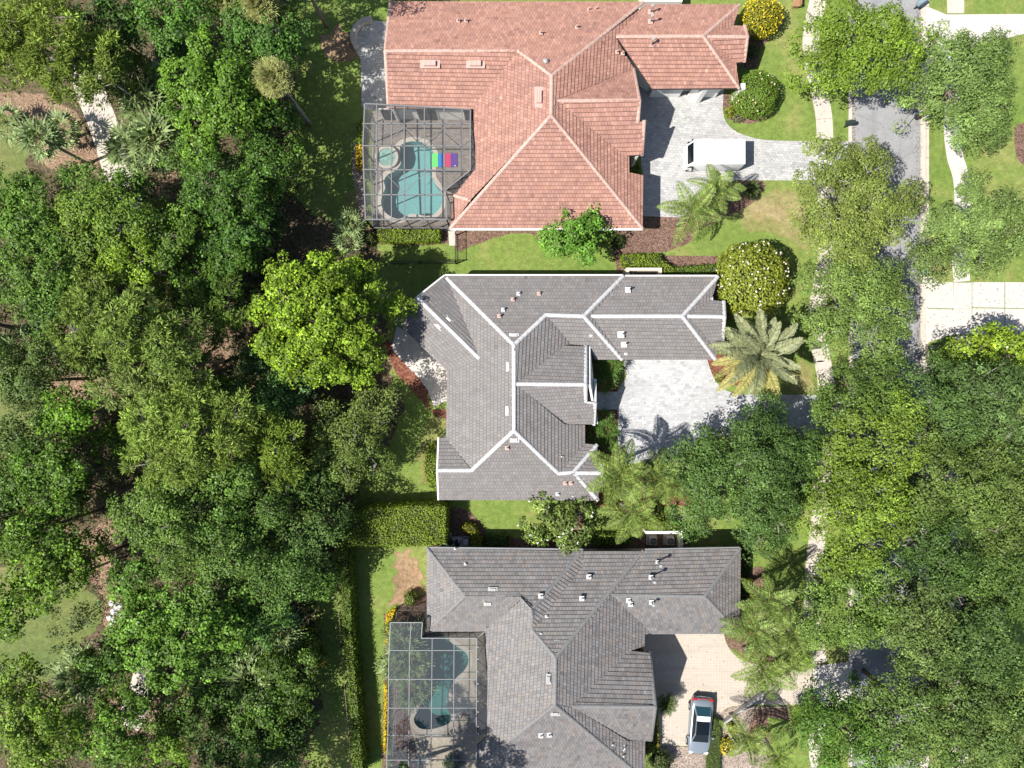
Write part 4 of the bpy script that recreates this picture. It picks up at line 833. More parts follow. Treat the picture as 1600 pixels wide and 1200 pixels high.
    if flowers:
        up = np.where(PN[:, 2] > .1)[0]; fi = NR.choice(up, min(flowers, len(up)), replace=False); fp = PC[fi] + PN[fi] * pr * .95
        rep = 4; P6 = np.repeat(fp, rep, 0); D = unit(len(P6), -.1)
        quads('blossoms', P6 + b3 + D * .07 + [0, 0, .12], D + [0, 0, .8], np.full(len(P6), .12), np.full(len(P6), .09), np.full((len(P6), 3), .7) * [1.0, .97, .84], 'leaf', root, 'stuff')
    return root

def bush(name, cx, cy, rx, ry, h, label, col, n=900, L=.11, w=.07, flat=.9, cat='shrub', group=None, flowers=None, core=True, lump=.06, z0=0.0, lv=.22):
    """clipped or rounded shrub: leaves on a dome over a dark twiggy core"""
    k = (H - h * .7) / F; X, Y = rx * k, ry * k; b = W(cx, cy, h * .7); b.z = z0; root = empty(name, tuple(b), label, cat, group); B = np.array(b)
    N = int(n * 1.7 * max(.15, X * Y)); d = unit(N, -.5 if h > .8 * X else -.1); zc = h * .5 if h > X else h * .35
    ph = NR.uniform(0, 6.28, 6); lum = 1 + lump * (np.sin(7 * d[:, 0] + ph[0]) + np.sin(6 * d[:, 1] + ph[1]) + np.sin(9 * d[:, 2] + ph[2]) + .7 * np.sin(15 * d[:, 0] * d[:, 1] + ph[3]))
    r = lum * (1 - NR.random(N) ** 2 * .22); p = d * r[:, None] * [X, Y, h - zc] + [0, 0, zc]; p[:, 2] = np.maximum(p[:, 2], .03)
    if flat < .9: p[:, 2] = np.minimum(p[:, 2], h * flat + NR.normal(0, .03, N))
    nrm = d * .8 + [0, 0, .3] + NR.normal(size=(N, 3)) * .4
    c = np.array(col) * np.exp(NR.normal(0, lv, N))[:, None]; y = NR.random(N); c[:, 0] *= 1 + y * .3
    quads('foliage', p + B, nrm, L * NR.uniform(.7, 1.3, N), w * NR.uniform(.7, 1.3, N), c, 'leaf', root)
    if core:
        mb = MB(); vs = []; n1, n2 = 10, 5
        for i in range(n2 + 1):
            t = -.5 + 1.5 * i / n2; el = math.asin(max(-1, min(1, t))); 
            for j in range(n1):
                a = 2 * math.pi * j / n1; vs.append((b.x + X * .82 * math.cos(el) * math.cos(a), b.y + Y * .82 * math.cos(el) * math.sin(a), b.z + max(.01, zc + (h - zc) * .82 * t)))
        mb.add(vs, [(i * n1 + j, i * n1 + (j + 1) % n1, (i + 1) * n1 + (j + 1) % n1, (i + 1) * n1 + j) for i in range(n2) for j in range(n1)]); mb.build('twigs', 'hedgecore', root)
    if flowers:
        fn, fc, fs = flowers; d = unit(fn, .0); lum = 1.03; P_ = d * lum * [X, Y, h - zc] + [0, 0, zc + .02]; rep = 5; P6 = np.repeat(P_, rep, 0); D = unit(len(P6), 0)
        quads('blossoms', P6 + B + D * fs * .4, D + [0, 0, .8], np.full(len(P6), fs), np.full(len(P6), fs * .7), np.tile(np.array(fc), (len(P6), 1)) * np.exp(NR.normal(0, .15, len(P6)))[:, None], 'leaf', root, 'stuff')
    return root

def hedge(name, px, h, label, col, den=360, L=.13, w=.09, cat='hedge', group=None, rough=.08, m='leaf', kindz=0.0):
    """clipped hedge with an outline given in photo pixels (of its top)"""
    P = [W(p[0], p[1], h) for p in px]; c = sum(P, Vector()) / len(P); root = empty(name, (c.x, c.y, 0), label, cat, group)
    x0, x1, y0, y1 = min(p.x for p in P), max(p.x for p in P), min(p.y for p in P), max(p.y for p in P)
    A = parea([(p.x, p.y) for p in P]); n = int((x1 - x0) * (y1 - y0) * den) + 10; q = np.stack([NR.uniform(x0, x1, n), NR.uniform(y0, y1, n)], 1)
    ins = np.zeros(n, bool); m_ = len(P)
    for i in range(m_):
        a, b = P[i], P[(i + 1) % m_]; cond = ((a.y > q[:, 1]) != (b.y > q[:, 1])) & (q[:, 0] < (b.x - a.x) * (q[:, 1] - a.y) / (b.y - a.y + 1e-12) + a.x); ins ^= cond
    q = q[ins]; nt = len(q); low = .10 * np.sin(q[:, 0] * 2.3) * np.cos(q[:, 1] * 2.9) + NR.normal(0, rough, nt)
    top = np.column_stack([q, h + low - NR.random(nt) ** 3 * .35]); nn = [np.tile([0, 0, 1.0], (nt, 1))]; pp = [top]
    for i in range(m_):
        a, b = P[i], P[(i + 1) % m_]; L_ = (b - a).length; ns = int(L_ * h * den * .8); t = NR.random(ns); zz = NR.uniform(.02, h, ns)
        e = Vector((b.x - a.x, b.y - a.y, 0)).normalized(); o = Vector((e.y, -e.x, 0))
        if (a + o * .05 - Vector((c.x, c.y, a.z))).length < (a - Vector((c.x, c.y, a.z))).length: o = -o
        pp.append(np.column_stack([a.x + (b.x - a.x) * t, a.y + (b.y - a.y) * t, zz]) + np.array([o.x, o.y, 0]) * NR.normal(0, rough, (ns, 1))); nn.append(np.tile([o.x, o.y, .25], (ns, 1)))
    pp = np.concatenate(pp); nn = np.concatenate(nn); N = len(pp)
    cc = np.array(col) * np.exp(NR.normal(0, .24, N))[:, None]; cc[:, 0] *= 1 + NR.random(N) * .25
    quads('foliage', pp, nn + NR.normal(size=(N, 3)) * .45, L * NR.uniform(.7, 1.3, N), w * NR.uniform(.7, 1.3, N), cc, m, root)
    PI = offset_poly([Vector((p.x, p.y, 0)) for p in P], .06); mb = MB(); mb.poly_prism([(p.x, p.y) for p in PI], .0, h - .1); mb.build('twigs', 'hedgecore', root)
    return root

# --- palms: one frond mesh per kind, shared by all copies
def pinnate(name, L, pairs, ll, lw, droop, arch, vee, col, var=.2, spread=1.0):
    """feather frond along +X; a curved midrib with leaflets both sides"""
    c = []; nn = []; ax = []; ln = []; wd = []; cols = []
    rib = [Vector((L * t, 0, arch * L * math.sin(t * 1.9) * .5 - droop * L * t * t)) for t in np.linspace(0, 1, 9)]
    def at(t):
        i = min(7, int(t * 8)); return rib[i].lerp(rib[i + 1], t * 8 - i), (rib[i + 1] - rib[i]).normalized()
    for k in range(pairs):
        t = .12 + .88 * (k + .5) / pairs; p, tg = at(t); s = ll * (math.sin(math.pi * min(1, .18 + t * .85)) ** .6) * R.uniform(.85, 1.1)
        for sg in (-1, 1):
            d = Vector((tg.x * .55 * spread, sg * 1.0, vee + R.uniform(-.2, .2) + tg.z * .5)).normalized(); m_ = p + d * s * .5
            c.append(m_); ax.append(d); nn.append(Vector((0, -sg * vee * .6, 1)) + Vector((R.uniform(-.4, .4), R.uniform(-.3, .3), 0))); ln.append(s); wd.append(lw); f = math.exp(R.gauss(0, var)); cols.append([x * f for x in col])
            if vee > -.9:      # drooping tip
                d2 = (d + Vector((0, 0, -.7))).normalized(); c.append(m_ + d * s * .45 + d2 * s * .2); ax.append(d2); nn.append(nn[-1]); ln.append(s * .45); wd.append(lw * .8); cols.append([x * f * .95 for x in col])
    A = lambda z: np.array([tuple(v) for v in z]); o = quads(name, A(c), A(nn), np.array(ln), np.array(wd), np.array(cols), 'leaf', None, None, A(ax))
    me = o.data; bpy.data.objects.remove(o)
    mb = MB(); mb.tube(rib, [.045, .04, .035, .03, .026, .02, .016, .012, .006], 4); rb = mb.mesh(name + '_rib')
    return me, rb
def fan(name, Lp, rf, seg, arc, droop, col, var=.2):
    c = []; nn = []; ax = []; ln = []; wd = []; cols = []; tip = Vector((Lp, 0, Lp * .25))
    for k in range(seg):
        a = (k / (seg - 1) - .5) * arc; d = Vector((math.cos(a), math.sin(a), .05 - droop * .3)).normalized(); s = rf * R.uniform(.85, 1.08) * (1 - .18 * abs(a) / (arc / 2))
        c.append(tip + d * s * .42); ax.append(d); nn.append(Vector((R.uniform(-.3, .3), R.uniform(-.5, .5), 1))); ln.append(s * .85); wd.append(rf * (.16 if seg < 14 else .12)); f = math.exp(R.gauss(0, var)); cols.append([x * f for x in col])
        d2 = (d + Vector((0, 0, -.5 - droop))).normalized(); c.append(tip + d * s * .80 + d2 * s * .18); ax.append(d2); nn.append(nn[-1]); ln.append(s * .42); wd.append(rf * .07); cols.append([x * f * 1.15 for x in col])
    A = lambda z: np.array([tuple(v) for v in z]); o = quads(name, A(c), A(nn), np.array(ln), np.array(wd), np.array(cols), 'leaf', None, None, A(ax)); me = o.data; bpy.data.objects.remove(o)
    mb = MB(); mb.tube([Vector((0, 0, 0)), Vector((Lp * .5, 0, Lp * .16)), tip], [.03, .02, .015], 4); rb = mb.mesh(name + '_stalk')
    return me, rb
M['rib'] = m_plain('frond_rib', (0.20, 0.21, 0.07), 0.6, 0.1)
for nm_ in ('rib',): pass
KIND = {}
KIND['date'] = [pinnate('date_frond', 3.45, 70, .44, .085, d_, a_, .35, (0.235, 0.255, 0.135), .16, 1.6) for d_, a_ in ((.10, .35), (.32, .40), (.62, .45))]
KIND['datey'] = [pinnate('gold_frond', 3.6, 70, .42, .08, .70, .45, .2, (0.31, 0.29, 0.10), .16, 1.6)]
KIND['queen'] = [pinnate('queen_frond', 2.75, 46, .62, .065, d_, .6, v_, (0.150, 0.210, 0.045), .28) for d_, v_ in ((.25, .1), (.55, -.25), (.85, -.5))]
KIND['queeng'] = [pinnate('green_frond', 2.6, 46, .58, .065, d_, .6, v_, (0.14, 0.20, 0.045), .25) for d_, v_ in ((.25, .1), (.55, -.25), (.85, -.5))]
KIND['sago'] = [pinnate('sago_frond', 1.0, 26, .22, .03, .3, .5, .3, (0.05, 0.09, 0.02), .2)]
KIND['cabbage'] = [fan('fan_frond', .75, .75, 20, 3.4, d_, (0.23, 0.24, 0.08), .25) for d_ in (.2, .6)]
KIND['palmetto'] = [fan('palmetto_frond', .95, 1.0, 11, 3.3, d_, (0.135, 0.185, 0.07), .35) for d_ in (.1, .4)]
KIND['fang'] = [fan('bright_fan_frond', .6, .75, 20, 3.8, .1, (0.12, 0.19, 0.03), .2)]
KIND['philo'] = [fan('lobed_leaf', .55, .5, 9, 3.6, .2, (0.065, 0.125, 0.022), .25)]
for v_ in KIND.values():
    for me_, rb_ in v_: rb_.materials.append(M['rib'])

def palm(name, kind, cx, cy, h, label, fronds, sc=1.0, lean=None, trunk=.16, el=(-.35, 1.1), cat='palm', group=None, base_px=None, extra=None, z0=0.0):
    top = W(cx, cy, h); b = W(*base_px) if base_px else Vector((top.x, top.y, z0)); root = empty(name, (b.x, b.y, z0), label, cat, group)
    if h > .8:
        mb = MB(); pts = [b.lerp(top, t) + Vector((math.sin(t * 3) * .06, 0, 0)) for t in np.linspace(0, 1, 8)]; mb.tube(pts, [trunk * 1.35] + [trunk * (1 + .06 * (i % 2)) for i in range(6)] + [trunk * 1.5], 9)
        mb.build('trunk', 'palebark', root, None, True)
    kinds = KIND[kind] + ([] if extra is None else [])
    for i in range(fronds):
        t = i / max(1, fronds - 1); e = el[1] + (el[0] - el[1]) * t ** .8 + R.uniform(-.1, .1); az = i * 2.39996 + R.uniform(-.25, .25)
        me, rb = kinds[min(len(kinds) - 1, int(t * len(kinds)))]
        if extra and t > .5 and math.sin(az) < .1 and R.random() < .8: me, rb = KIND[extra][0]
        f = bpy.data.objects.new('frond', me); COL.objects.link(f); f.parent = root
        s = sc * R.uniform(.88, 1.08) * (1 if t > .12 else .75)
        f.location = top - b + Vector((0, 0, z0 * 0 + (1 - t) * .15)); f.location.z = top.z - z0 + (1 - t) * .12
        f.rotation_euler = (R.uniform(-.25, .25), -e, az); f.scale = (s, s, s)
        r = bpy.data.objects.new('midrib', rb); COL.objects.link(r); r.parent = f
    return root

# --- street oaks and garden trees, right half of the photograph
T = tree
T('live_oak', 'yell', 1352, 68, 97, 84, 9.5, 'broad bright green oak overhanging the top of the road by the bare driveway apron', tint=(0.075, 0.115, 0.019), twigs=10)
T('live_oak', 'oak', 1524, 124, 82, 94, 9, 'broad soft green oak over the far right pavement, near the top corner', tint=(0.069, 0.103, 0.040))
T('live_oak', 'olive', 1345, 310, 104, 104, 9, 'pale olive oak covering the road below the silver paved driveway mouth', twigs=14)
T('live_oak', 'olive', 1350, 482, 90, 88, 8.5, 'loose olive green oak over the road opposite the concrete slab driveway', tint=(0.072, 0.106, 0.036), twigs=14)
T('live_oak', 'oak', 1532, 356, 80, 80, 8.5, 'feathery green oak across the road, just above the concrete slab driveway', tint=(0.075, 0.109, 0.044))
T('live_oak', 'oakd', 1178, 752, 122, 126, 10, 'large dark green oak leaning over the white paved driveway', tint=(0.038, 0.067, 0.022), twigs=10)
T('live_oak', 'oak', 1362, 628, 66, 58, 9, 'mid green oak over the pavement just right of the silvery date palm', tint=(0.052, 0.084, 0.023))
T('live_oak', 'yell', 1385, 690, 62, 62, 10, 'small yellowish oak crown wedged between three darker oaks', tint=(0.076, 0.112, 0.022))
T('live_oak', 'oakd', 1478, 640, 72, 70, 10, 'dark oak on the far side of the road below the slab driveway', tint=(0.038, 0.066, 0.023), twigs=16)
T('live_oak', 'oakd', 1560, 640, 70, 72, 11, 'dark oak with bare grey twigs near the right edge below the slab driveway', tint=(0.041, 0.066, 0.027), twigs=26)
T('live_oak', 'yell', 1345, 800, 76, 90, 10.5, 'yellow green oak in the middle of the oak canopy over the road', tint=(0.074, 0.110, 0.020), twigs=14)
T('live_oak', 'oak', 1500, 755, 92, 70, 11, 'olive toned oak in the middle of the dense canopy right of the road', tint=(0.050, 0.074, 0.023), twigs=26)
T('live_oak', 'oak', 1582, 790, 66, 96, 11, 'tall oak at the right edge midway down the canopy', tint=(0.049, 0.072, 0.023), twigs=16)
T('live_oak', 'oakd', 1462, 860, 76, 72, 10.5, 'rounded deep green oak with open gaps around it right of the road', tint=(0.037, 0.066, 0.020))
T('live_oak', 'oak', 1347, 948, 82, 74, 9.5, 'light green oak whose crown hides the pavement beside the palm bed', tint=(0.061, 0.096, 0.027))
T('live_oak', 'oak', 1555, 905, 74, 58, 10, 'oak above the small patches of pale drive at the right edge', tint=(0.046, 0.076, 0.023))
T('live_oak', 'oak', 1452, 985, 64, 68, 10.5, 'soft olive oak over the road beside the lit driveway apron', tint=(0.059, 0.086, 0.032), twigs=14)
T('live_oak', 'oakb', 1540, 1010, 86, 80, 11, 'bluish green oak low down against the right edge', tint=(0.041, 0.068, 0.024))
T('live_oak', 'oak', 1338, 1162, 80, 66, 10, 'bright crowned oak over the pavement at the bottom of the picture', tint=(0.044, 0.086, 0.018))
T('live_oak', 'oak', 1450, 1130, 84, 88, 11, 'oak over the road at the bottom edge', tint=(0.053, 0.084, 0.027), twigs=10)
T('live_oak', 'oakb', 1560, 1140, 84, 86, 11.5, 'oak filling the bottom right corner', tint=(0.046, 0.072, 0.025))
T('live_oak', 'oak', 1760, 400, 60, 70, 9, 'oak just beyond the right edge past the slab driveway', tint=(0.062, 0.092, 0.032))
T('magnolia_tree', 'bright', 1562, 560, 62, 46, 7, 'bright green magnolia dotted with white blossoms below the concrete slab driveway', flowers=10, tint=(.10, .145, .02))
T('garden_tree', 'maple', 905, 366, 44, 42, 5.2, 'fresh green bushy tree against the corner of the terracotta roof', tint=(.062, .13, .024))
T('magnolia_tree', 'magn', 880, 818, 50, 42, 5.2, 'open magnolia with white blooms between the white ridged roof and the slate roof', flowers=26, tint=(.06, .085, .026), twigs=24)
bush('flowering_tree', 1181, 434, 57, 60, 4.4, 'big round clipped tree covered in white blossoms beside the grey garage roof', (0.15, 0.205, 0.025), 620, .18, .125, cat='tree', flowers=(75, (.72, .66, .60), .11), lump=.04, lv=.3)
bush('round_shrub', 1184, 143, 35, 37, 2.9, 'large clipped ball shrub with pale specks in the bed by the silver driveway', (0.10, 0.19, 0.022), 1000, .12, .08, flowers=(16, (.6, .5, .35), .1), lump=.03)
bush('round_shrub', 1193, 22, 33, 30, 2.8, 'large ball shrub smothered in yellow flowers at the top of the lawn', (0.20, 0.22, 0.015), 900, .12, .08, flowers=(130, (.60, .46, .02), .10), lump=.03)

# --- woods, left half
T('lime_tree', 'lime', 490, 499, 122, 124, 10.5, 'big lime green tree standing over the left end of the grey roofed house', lobes=46)
T('wood_tree', 'oakb', 432, 604, 72, 44, 7.5, 'bluish green tree peeping out beneath the big lime green tree', tint=(.042, .080, .034))
T('wood_tree', 'olive', 542, 690, 66, 64, 7.5, 'feathery olive tree on the shaded lawn behind the grey roofed house', tint=(.062, .088, .026), twigs=20)
T('wood_tree', 'olive', 585, 640, 34, 28, 6.5, 'small grey green tree at the lawn edge near the pale angled patio', tint=(.075, .095, .035))
T('wood_tree', 'bright', 333, 148, 76, 98, 10.5, 'lush bright green tree beside the first leaning cabbage palm', tint=(.058, .108, .018))
T('wood_tree', 'pine', 70, 66, 92, 72, 12, 'yellow green feathery tree in the top left corner', tint=(0.097, 0.130, 0.035), twigs=20)
T('wood_tree', 'pine', 150, 105, 50, 46, 10, 'yellowish feathery tree above the top of the pale path', tint=(0.088, 0.121, 0.037), twigs=14)
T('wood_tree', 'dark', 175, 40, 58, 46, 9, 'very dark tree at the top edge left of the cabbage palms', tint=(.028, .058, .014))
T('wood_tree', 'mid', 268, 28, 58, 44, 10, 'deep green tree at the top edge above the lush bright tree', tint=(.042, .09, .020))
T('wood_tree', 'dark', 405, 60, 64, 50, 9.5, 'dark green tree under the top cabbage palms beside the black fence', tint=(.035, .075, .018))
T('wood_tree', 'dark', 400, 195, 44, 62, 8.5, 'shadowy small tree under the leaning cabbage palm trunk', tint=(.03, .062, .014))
T('wood_tree', 'mid', 30, 340, 62, 70, 11, 'bright topped tree at the left edge below the palm on the bare soil', tint=(.055, .105, .02))
T('wood_tree', 'mid', 150, 305, 74, 44, 9, 'green tree arching over the lower end of the pale path', tint=(.05, .095, .02), twigs=14)
T('wood_tree', 'yell', 170, 352, 80, 50, 11, 'yellow green tree in the tangled band below the path', tint=(0.071, 0.112, 0.022), twigs=18)
T('wood_tree', 'mid', 255, 372, 62, 46, 10, 'mid green tree left of the big lime green tree, upper one', tint=(.055, .098, .018), twigs=14)
T('wood_tree', 'dark', 355, 305, 68, 52, 10, 'dark tree right of the palmetto fans and above the lime tree', tint=(.034, .07, .014))
T('wood_tree', 'dark', 380, 365, 58, 48, 9, 'dark shaded tree touching the upper left of the lime tree', tint=(.026, .058, .013), twigs=16)
T('wood_tree', 'mid', 352, 410, 60, 44, 8.5, 'glossy dark green tree just left of the lime tree crown', tint=(.042, .085, .015), twigs=20)
T('wood_tree', 'mid', 65, 430, 80, 62, 11.5, 'tree with silvery branches at the left edge, a third of the way down', tint=(.055, .10, .02), twigs=24)
T('wood_tree', 'yell', 212, 412, 44, 36, 10.5, 'vivid yellow green tree above the long needled pine', tint=(0.084, 0.130, 0.015), twigs=12)
T('pine_tree', 'pine', 185, 500, 86, 72, 12.5, 'pale needled pine with bare grey twigs left of the lime tree', tint=(0.097, 0.135, 0.043), twigs=36)
T('pine_tree', 'pine', 262, 560, 72, 62, 11.5, 'thin pine showing brown ground through its crown', tint=(0.088, 0.126, 0.043), twigs=40, den=.7)
T('pine_tree', 'pine', 285, 672, 92, 78, 12.5, 'broad yellow green pine in the middle of the left wood', tint=(0.097, 0.135, 0.040), twigs=30)
T('pine_tree', 'pine', 220, 612, 50, 50, 11, 'small pale topped pine between two larger pines', tint=(0.109, 0.140, 0.062), twigs=20)
T('pine_tree', 'pine', 345, 480, 52, 36, 8.5, 'thin dark pine over the brown clearing left of the lime tree', tint=(0.059, 0.093, 0.025), twigs=30, den=.6)
T('wood_tree', 'mid', 392, 648, 60, 48, 9, 'green tree with bare pale limbs below the lime tree', tint=(.045, .085, .026), twigs=36)
T('pine_tree', 'pine', 430, 702, 50, 44, 10, 'small pine crown right of the broad yellow green pine', tint=(0.084, 0.121, 0.027), twigs=10)
T('wood_tree', 'oak', 38, 590, 58, 62, 10, 'dull green tree at the left edge beside the brown clearing', tint=(.05, .078, .025), twigs=20)
T('wood_tree', 'dark', 48, 690, 60, 52, 10, 'grey green tree at the left edge below the brown clearing', tint=(.045, .07, .022), twigs=20)
T('wood_tree', 'mid', 120, 650, 46, 40, 10, 'vivid green tree in front of the brown clearing', tint=(.055, .11, .012))
T('wood_tree', 'mid', 92, 742, 72, 56, 11, 'green tree with pale twigs amid deep shadow on the left', tint=(.045, .088, .012), twigs=26)
T('wood_tree', 'mid', 45, 830, 70, 62, 11, 'patchy green tree above the strip of open turf', tint=(.05, .092, .014))
T('wood_tree', 'bright', 88, 898, 54, 48, 11, 'yellow green tree overhanging the open turf', tint=(.062, .11, .013))
T('wood_tree', 'bright', 14, 945, 46, 46, 11, 'bright tree at the left edge over the open turf', tint=(.06, .105, .014))
T('wood_tree', 'oakd', 262, 812, 82, 78, 11.5, 'large oak like tree in the centre of the lower left wood', tint=(.056, .092, .022), twigs=12)
T('wood_tree', 'oak', 345, 885, 62, 62, 11, 'rounded green tree in the lower left wood', tint=(.052, .09, .024))
T('wood_tree', 'oakd', 412, 792, 62, 52, 9.5, 'dark tree left of the big clipped hedge', tint=(.045, .082, .02))
T('wood_tree', 'oakb', 482, 842, 44, 44, 8, 'blue green tree touching the left end of the big clipped hedge', tint=(.05, .084, .028))
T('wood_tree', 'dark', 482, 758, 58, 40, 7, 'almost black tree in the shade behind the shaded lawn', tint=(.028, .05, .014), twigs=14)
T('wood_tree', 'oak', 440, 902, 50, 46, 9, 'fresh green tree at the top of the thin hedge row', tint=(.052, .095, .026))
T('wood_tree', 'mid', 352, 742, 62, 48, 10.5, 'deep green tree below the broad yellow green pine', tint=(.046, .08, .02))
T('wood_tree', 'bright', 268, 985, 94, 82, 11.5, 'large vivid green tree above the short piece of pale path', tint=(.052, .100, .018))
T('wood_tree', 'mid', 402, 972, 42, 44, 8, 'dark green tree between the vivid green tree and the strip of turf', tint=(.035, .075, .02))
T('wood_tree', 'mid', 172, 1040, 34, 36, 9, 'dark little tree right of the grey palmetto clump', tint=(.035, .07, .014))
T('wood_tree', 'mid', 44, 1138, 88, 74, 12, 'big yellowish green tree filling the bottom left corner', tint=(.066, .105, .016), twigs=14)
T('wood_tree', 'mid', 172, 1140, 60, 54, 10, 'green tree left of the short piece of pale path', tint=(.05, .095, .015))
T('wood_tree', 'mid', 255, 1170, 48, 44, 8, 'tree at the bottom edge below the short path', tint=(.058, .10, .014), twigs=10)
T('wood_tree', 'dark', 452, 1062, 42, 58, 6, 'dark leafy tree with golden tips left of the thin hedge row', tint=(.035, .062, .013))
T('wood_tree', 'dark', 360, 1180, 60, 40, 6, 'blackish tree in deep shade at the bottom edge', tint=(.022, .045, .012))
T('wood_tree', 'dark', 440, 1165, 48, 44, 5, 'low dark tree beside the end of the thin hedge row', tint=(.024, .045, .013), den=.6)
# trees standing outside the frame whose shade reaches into it
T('wood_tree', 'mid', 552, 1378, 108, 92, 16, 'tree below the frame shading the slate roof', tint=(.05, .09, .02))
T('wood_tree', 'mid', 330, 1300, 110, 70, 11, 'tree beyond the bottom edge of the wood', tint=(.04, .08, .02), den=.5)
T('wood_tree', 'mid', -90, 500, 90, 110, 11, 'tree beyond the left edge, middle', tint=(.05, .09, .02), den=.4)
T('wood_tree', 'mid', -100, 800, 90, 120, 11, 'tree beyond the left edge, lower', tint=(.05, .09, .02), den=.4)
T('wood_tree', 'mid', 300, -80, 120, 60, 11, 'tree beyond the top edge above the lush bright tree', tint=(.05, .09, .02), den=.4)
T('wood_tree', 'mid', 452, -70, 80, 60, 12, 'tree beyond the top edge shading the side lawn', tint=(.05, .09, .02), den=.5)

# understorey: one mass of low leaves over the shaded floor
def undergrowth(polys, n, label):
    P = []
    for x0, y0, x1, y1, m_ in polys: P.append(np.stack([NR.uniform(x0, x1, m_), NR.uniform(y0, y1, m_)], 1))
    P = np.concatenate(P); k = H / F; c = np.stack([(P[:, 0] - 800) * k, (600 - P[:, 1]) * k], 1); N = len(c) * n; idx = np.repeat(np.arange(len(c)), n)
    h = NR.uniform(.3, 1.4, len(c)); d = unit(N, 0); p = np.column_stack([c[idx] + d[:, :2] * NR.uniform(.2, .7, (N, 1)), .05 + d[:, 2] * h[idx]])
    col = np.array([.040, .068, .016]) * np.exp(NR.normal(0, .35, len(c)))[idx][:, None] * np.exp(NR.normal(0, .35, N))[:, None]
    o = quads('undergrowth', p, d + [0, 0, .4] + NR.normal(size=(N, 3)) * .4, .2 * NR.uniform(.6, 1.4, N), .1 * NR.uniform(.6, 1.4, N), col, 'leaf', None, 'stuff'); tag(o, label, 'undergrowth')
undergrowth([(-60, 260, 440, 600, 330), (60, 620, 480, 1220, 420), (240, -30, 450, 260, 130), (-60, 0, 130, 120, 40), (-60, 600, 200, 880, 90), (380, 560, 600, 800, 50), (420, 930, 500, 1200, 60), (-60, 1040, 300, 1220, 90)], 42, 'low dark plants covering the floor of the wood')

# --- palms
PL = palm
PL('cabbage_palm', 'cabbage', 428, 122, 8.6, 'round headed cabbage palm beside the lush bright tree, its pale trunk leaning over the fence', 46, .95, trunk=.15, el=(-.9, 1.35))
PL('cabbage_palm', 'cabbage', 405, 6, 8.6, 'cabbage palm at the top edge nearest the black fence', 42, 1.0, trunk=.15, el=(-.9, 1.3))
PL('cabbage_palm', 'cabbage', 350, 4, 7.2, 'cabbage palm at the top edge left of its neighbour by the fence', 38, 1.05, trunk=.15, el=(-.9, 1.3))
PL('cabbage_palm', 'palmetto', 65, 218, 5.6, 'thin trunked palm over bare soil left of the pale path', 26, .95, trunk=.12, el=(-.8, 1.2))
for px, py, h, n, sc, lb in ((215, 128, 2.6, 26, 1.15, 'upper palmetto clump right of the pale path'), (232, 168, 2.2, 24, 1.1, 'palmetto clump just below the upper one'), (245, 222, 2.4, 26, 1.15, 'palmetto between the pale path and the lush bright tree'),
                             (205, 235, 1.8, 20, 1.0, 'palmetto right beside the edge of the pale path'), (335, 275, 2.5, 26, 1.15, 'palmetto with grey green fans below the lush bright tree'), (368, 298, 2.0, 20, 1.0, 'palmetto half hidden right of the grey green one'),
                             (12, 192, 1.6, 16, .8, 'small palmetto at the left edge on bare soil'), (100, 205, 1.5, 16, .8, 'small palmetto beside the thin trunked palm'), (40, 548, 5.0, 30, 1.05, 'shaggy palm at the left edge above the brown clearing'),
                             (340, 1062, 2.6, 28, 1.15, 'palmetto below the vivid green tree, left one'), (392, 1062, 2.6, 30, 1.2, 'palmetto below the vivid green tree, right one'), (362, 1085, 2.0, 22, 1.1, 'palmetto in front of the pair below the vivid green tree'),
                             (128, 1050, 2.6, 22, 1.05, 'grey green palmetto clump at the edge of the open turf'), (440, 985, 2.4, 20, .9, 'palmetto in the shade left of the turf strip'), (408, 995, 1.8, 18, .9, 'palmetto beneath the dark green tree by the turf strip'), (415, 1185, 1.8, 18, .9, 'palmetto at the bottom edge in shade'),
                             (548, 352, 1.4, 14, .6, 'small palm at the corner of the bright pool enclosure'), (545, 378, 1.2, 14, .6, 'little fan palm below the corner of the bright pool enclosure')):
    PL('palmetto', 'palmetto', px, py, h, lb, n, sc * 1.18, trunk=.12, el=(-.5, 1.25))
PL('date_palm', 'date', 1184, 556, 4.8, 'large date palm with silvery green feather fronds and golden lower ones', 46, 1.0, trunk=.42, el=(-.42, 1.25), extra='datey')
for px, py, h, n, sc, kd, lb in ((968, 741, 6.0, 16, 1.0, 'queen', 'yellowish queen palm at the corner of the grey roof beside the white driveway'), (1030, 745, 5.0, 13, .95, 'queen', 'queen palm between the grey roof and the large dark oak'), (985, 802, 4.6, 13, .95, 'queen', 'queen palm above the air conditioning screen wall'),
                                 (1080, 330, 4.6, 11, .95, 'queen', 'queen palm with long fronds reaching over the silver driveway'), (1118, 298, 4.4, 13, .9, 'queeng', 'denser queen palm beside the white van'),
                                 (1200, 938, 5.0, 13, .95, 'queeng', 'top palm of the cluster beside the slate garage roof'), (1178, 985, 4.6, 13, .95, 'queeng', 'palm nearest the slate garage roof corner'), (1235, 985, 4.6, 14, .95, 'queeng', 'palm of the cluster nearest the pavement'), (1192, 1045, 4.4, 14, .95, 'queen', 'palm spreading over the edge of the beige driveway'),
                                 (1222, 1025, 3.6, 12, .8, 'queen', 'smaller bright palm low in the cluster by the beige driveway'), (1165, 1150, 3.6, 11, .85, 'queen', 'palm in the gravel bed right of the silver car'), (1212, 1180, 3.6, 11, .8, 'queen', 'palm at the bottom edge in the gravel bed')):
    PL('queen_palm', kd, px, py, h, lb, n, sc * .93, trunk=.13, el=(-.15, 1.15))
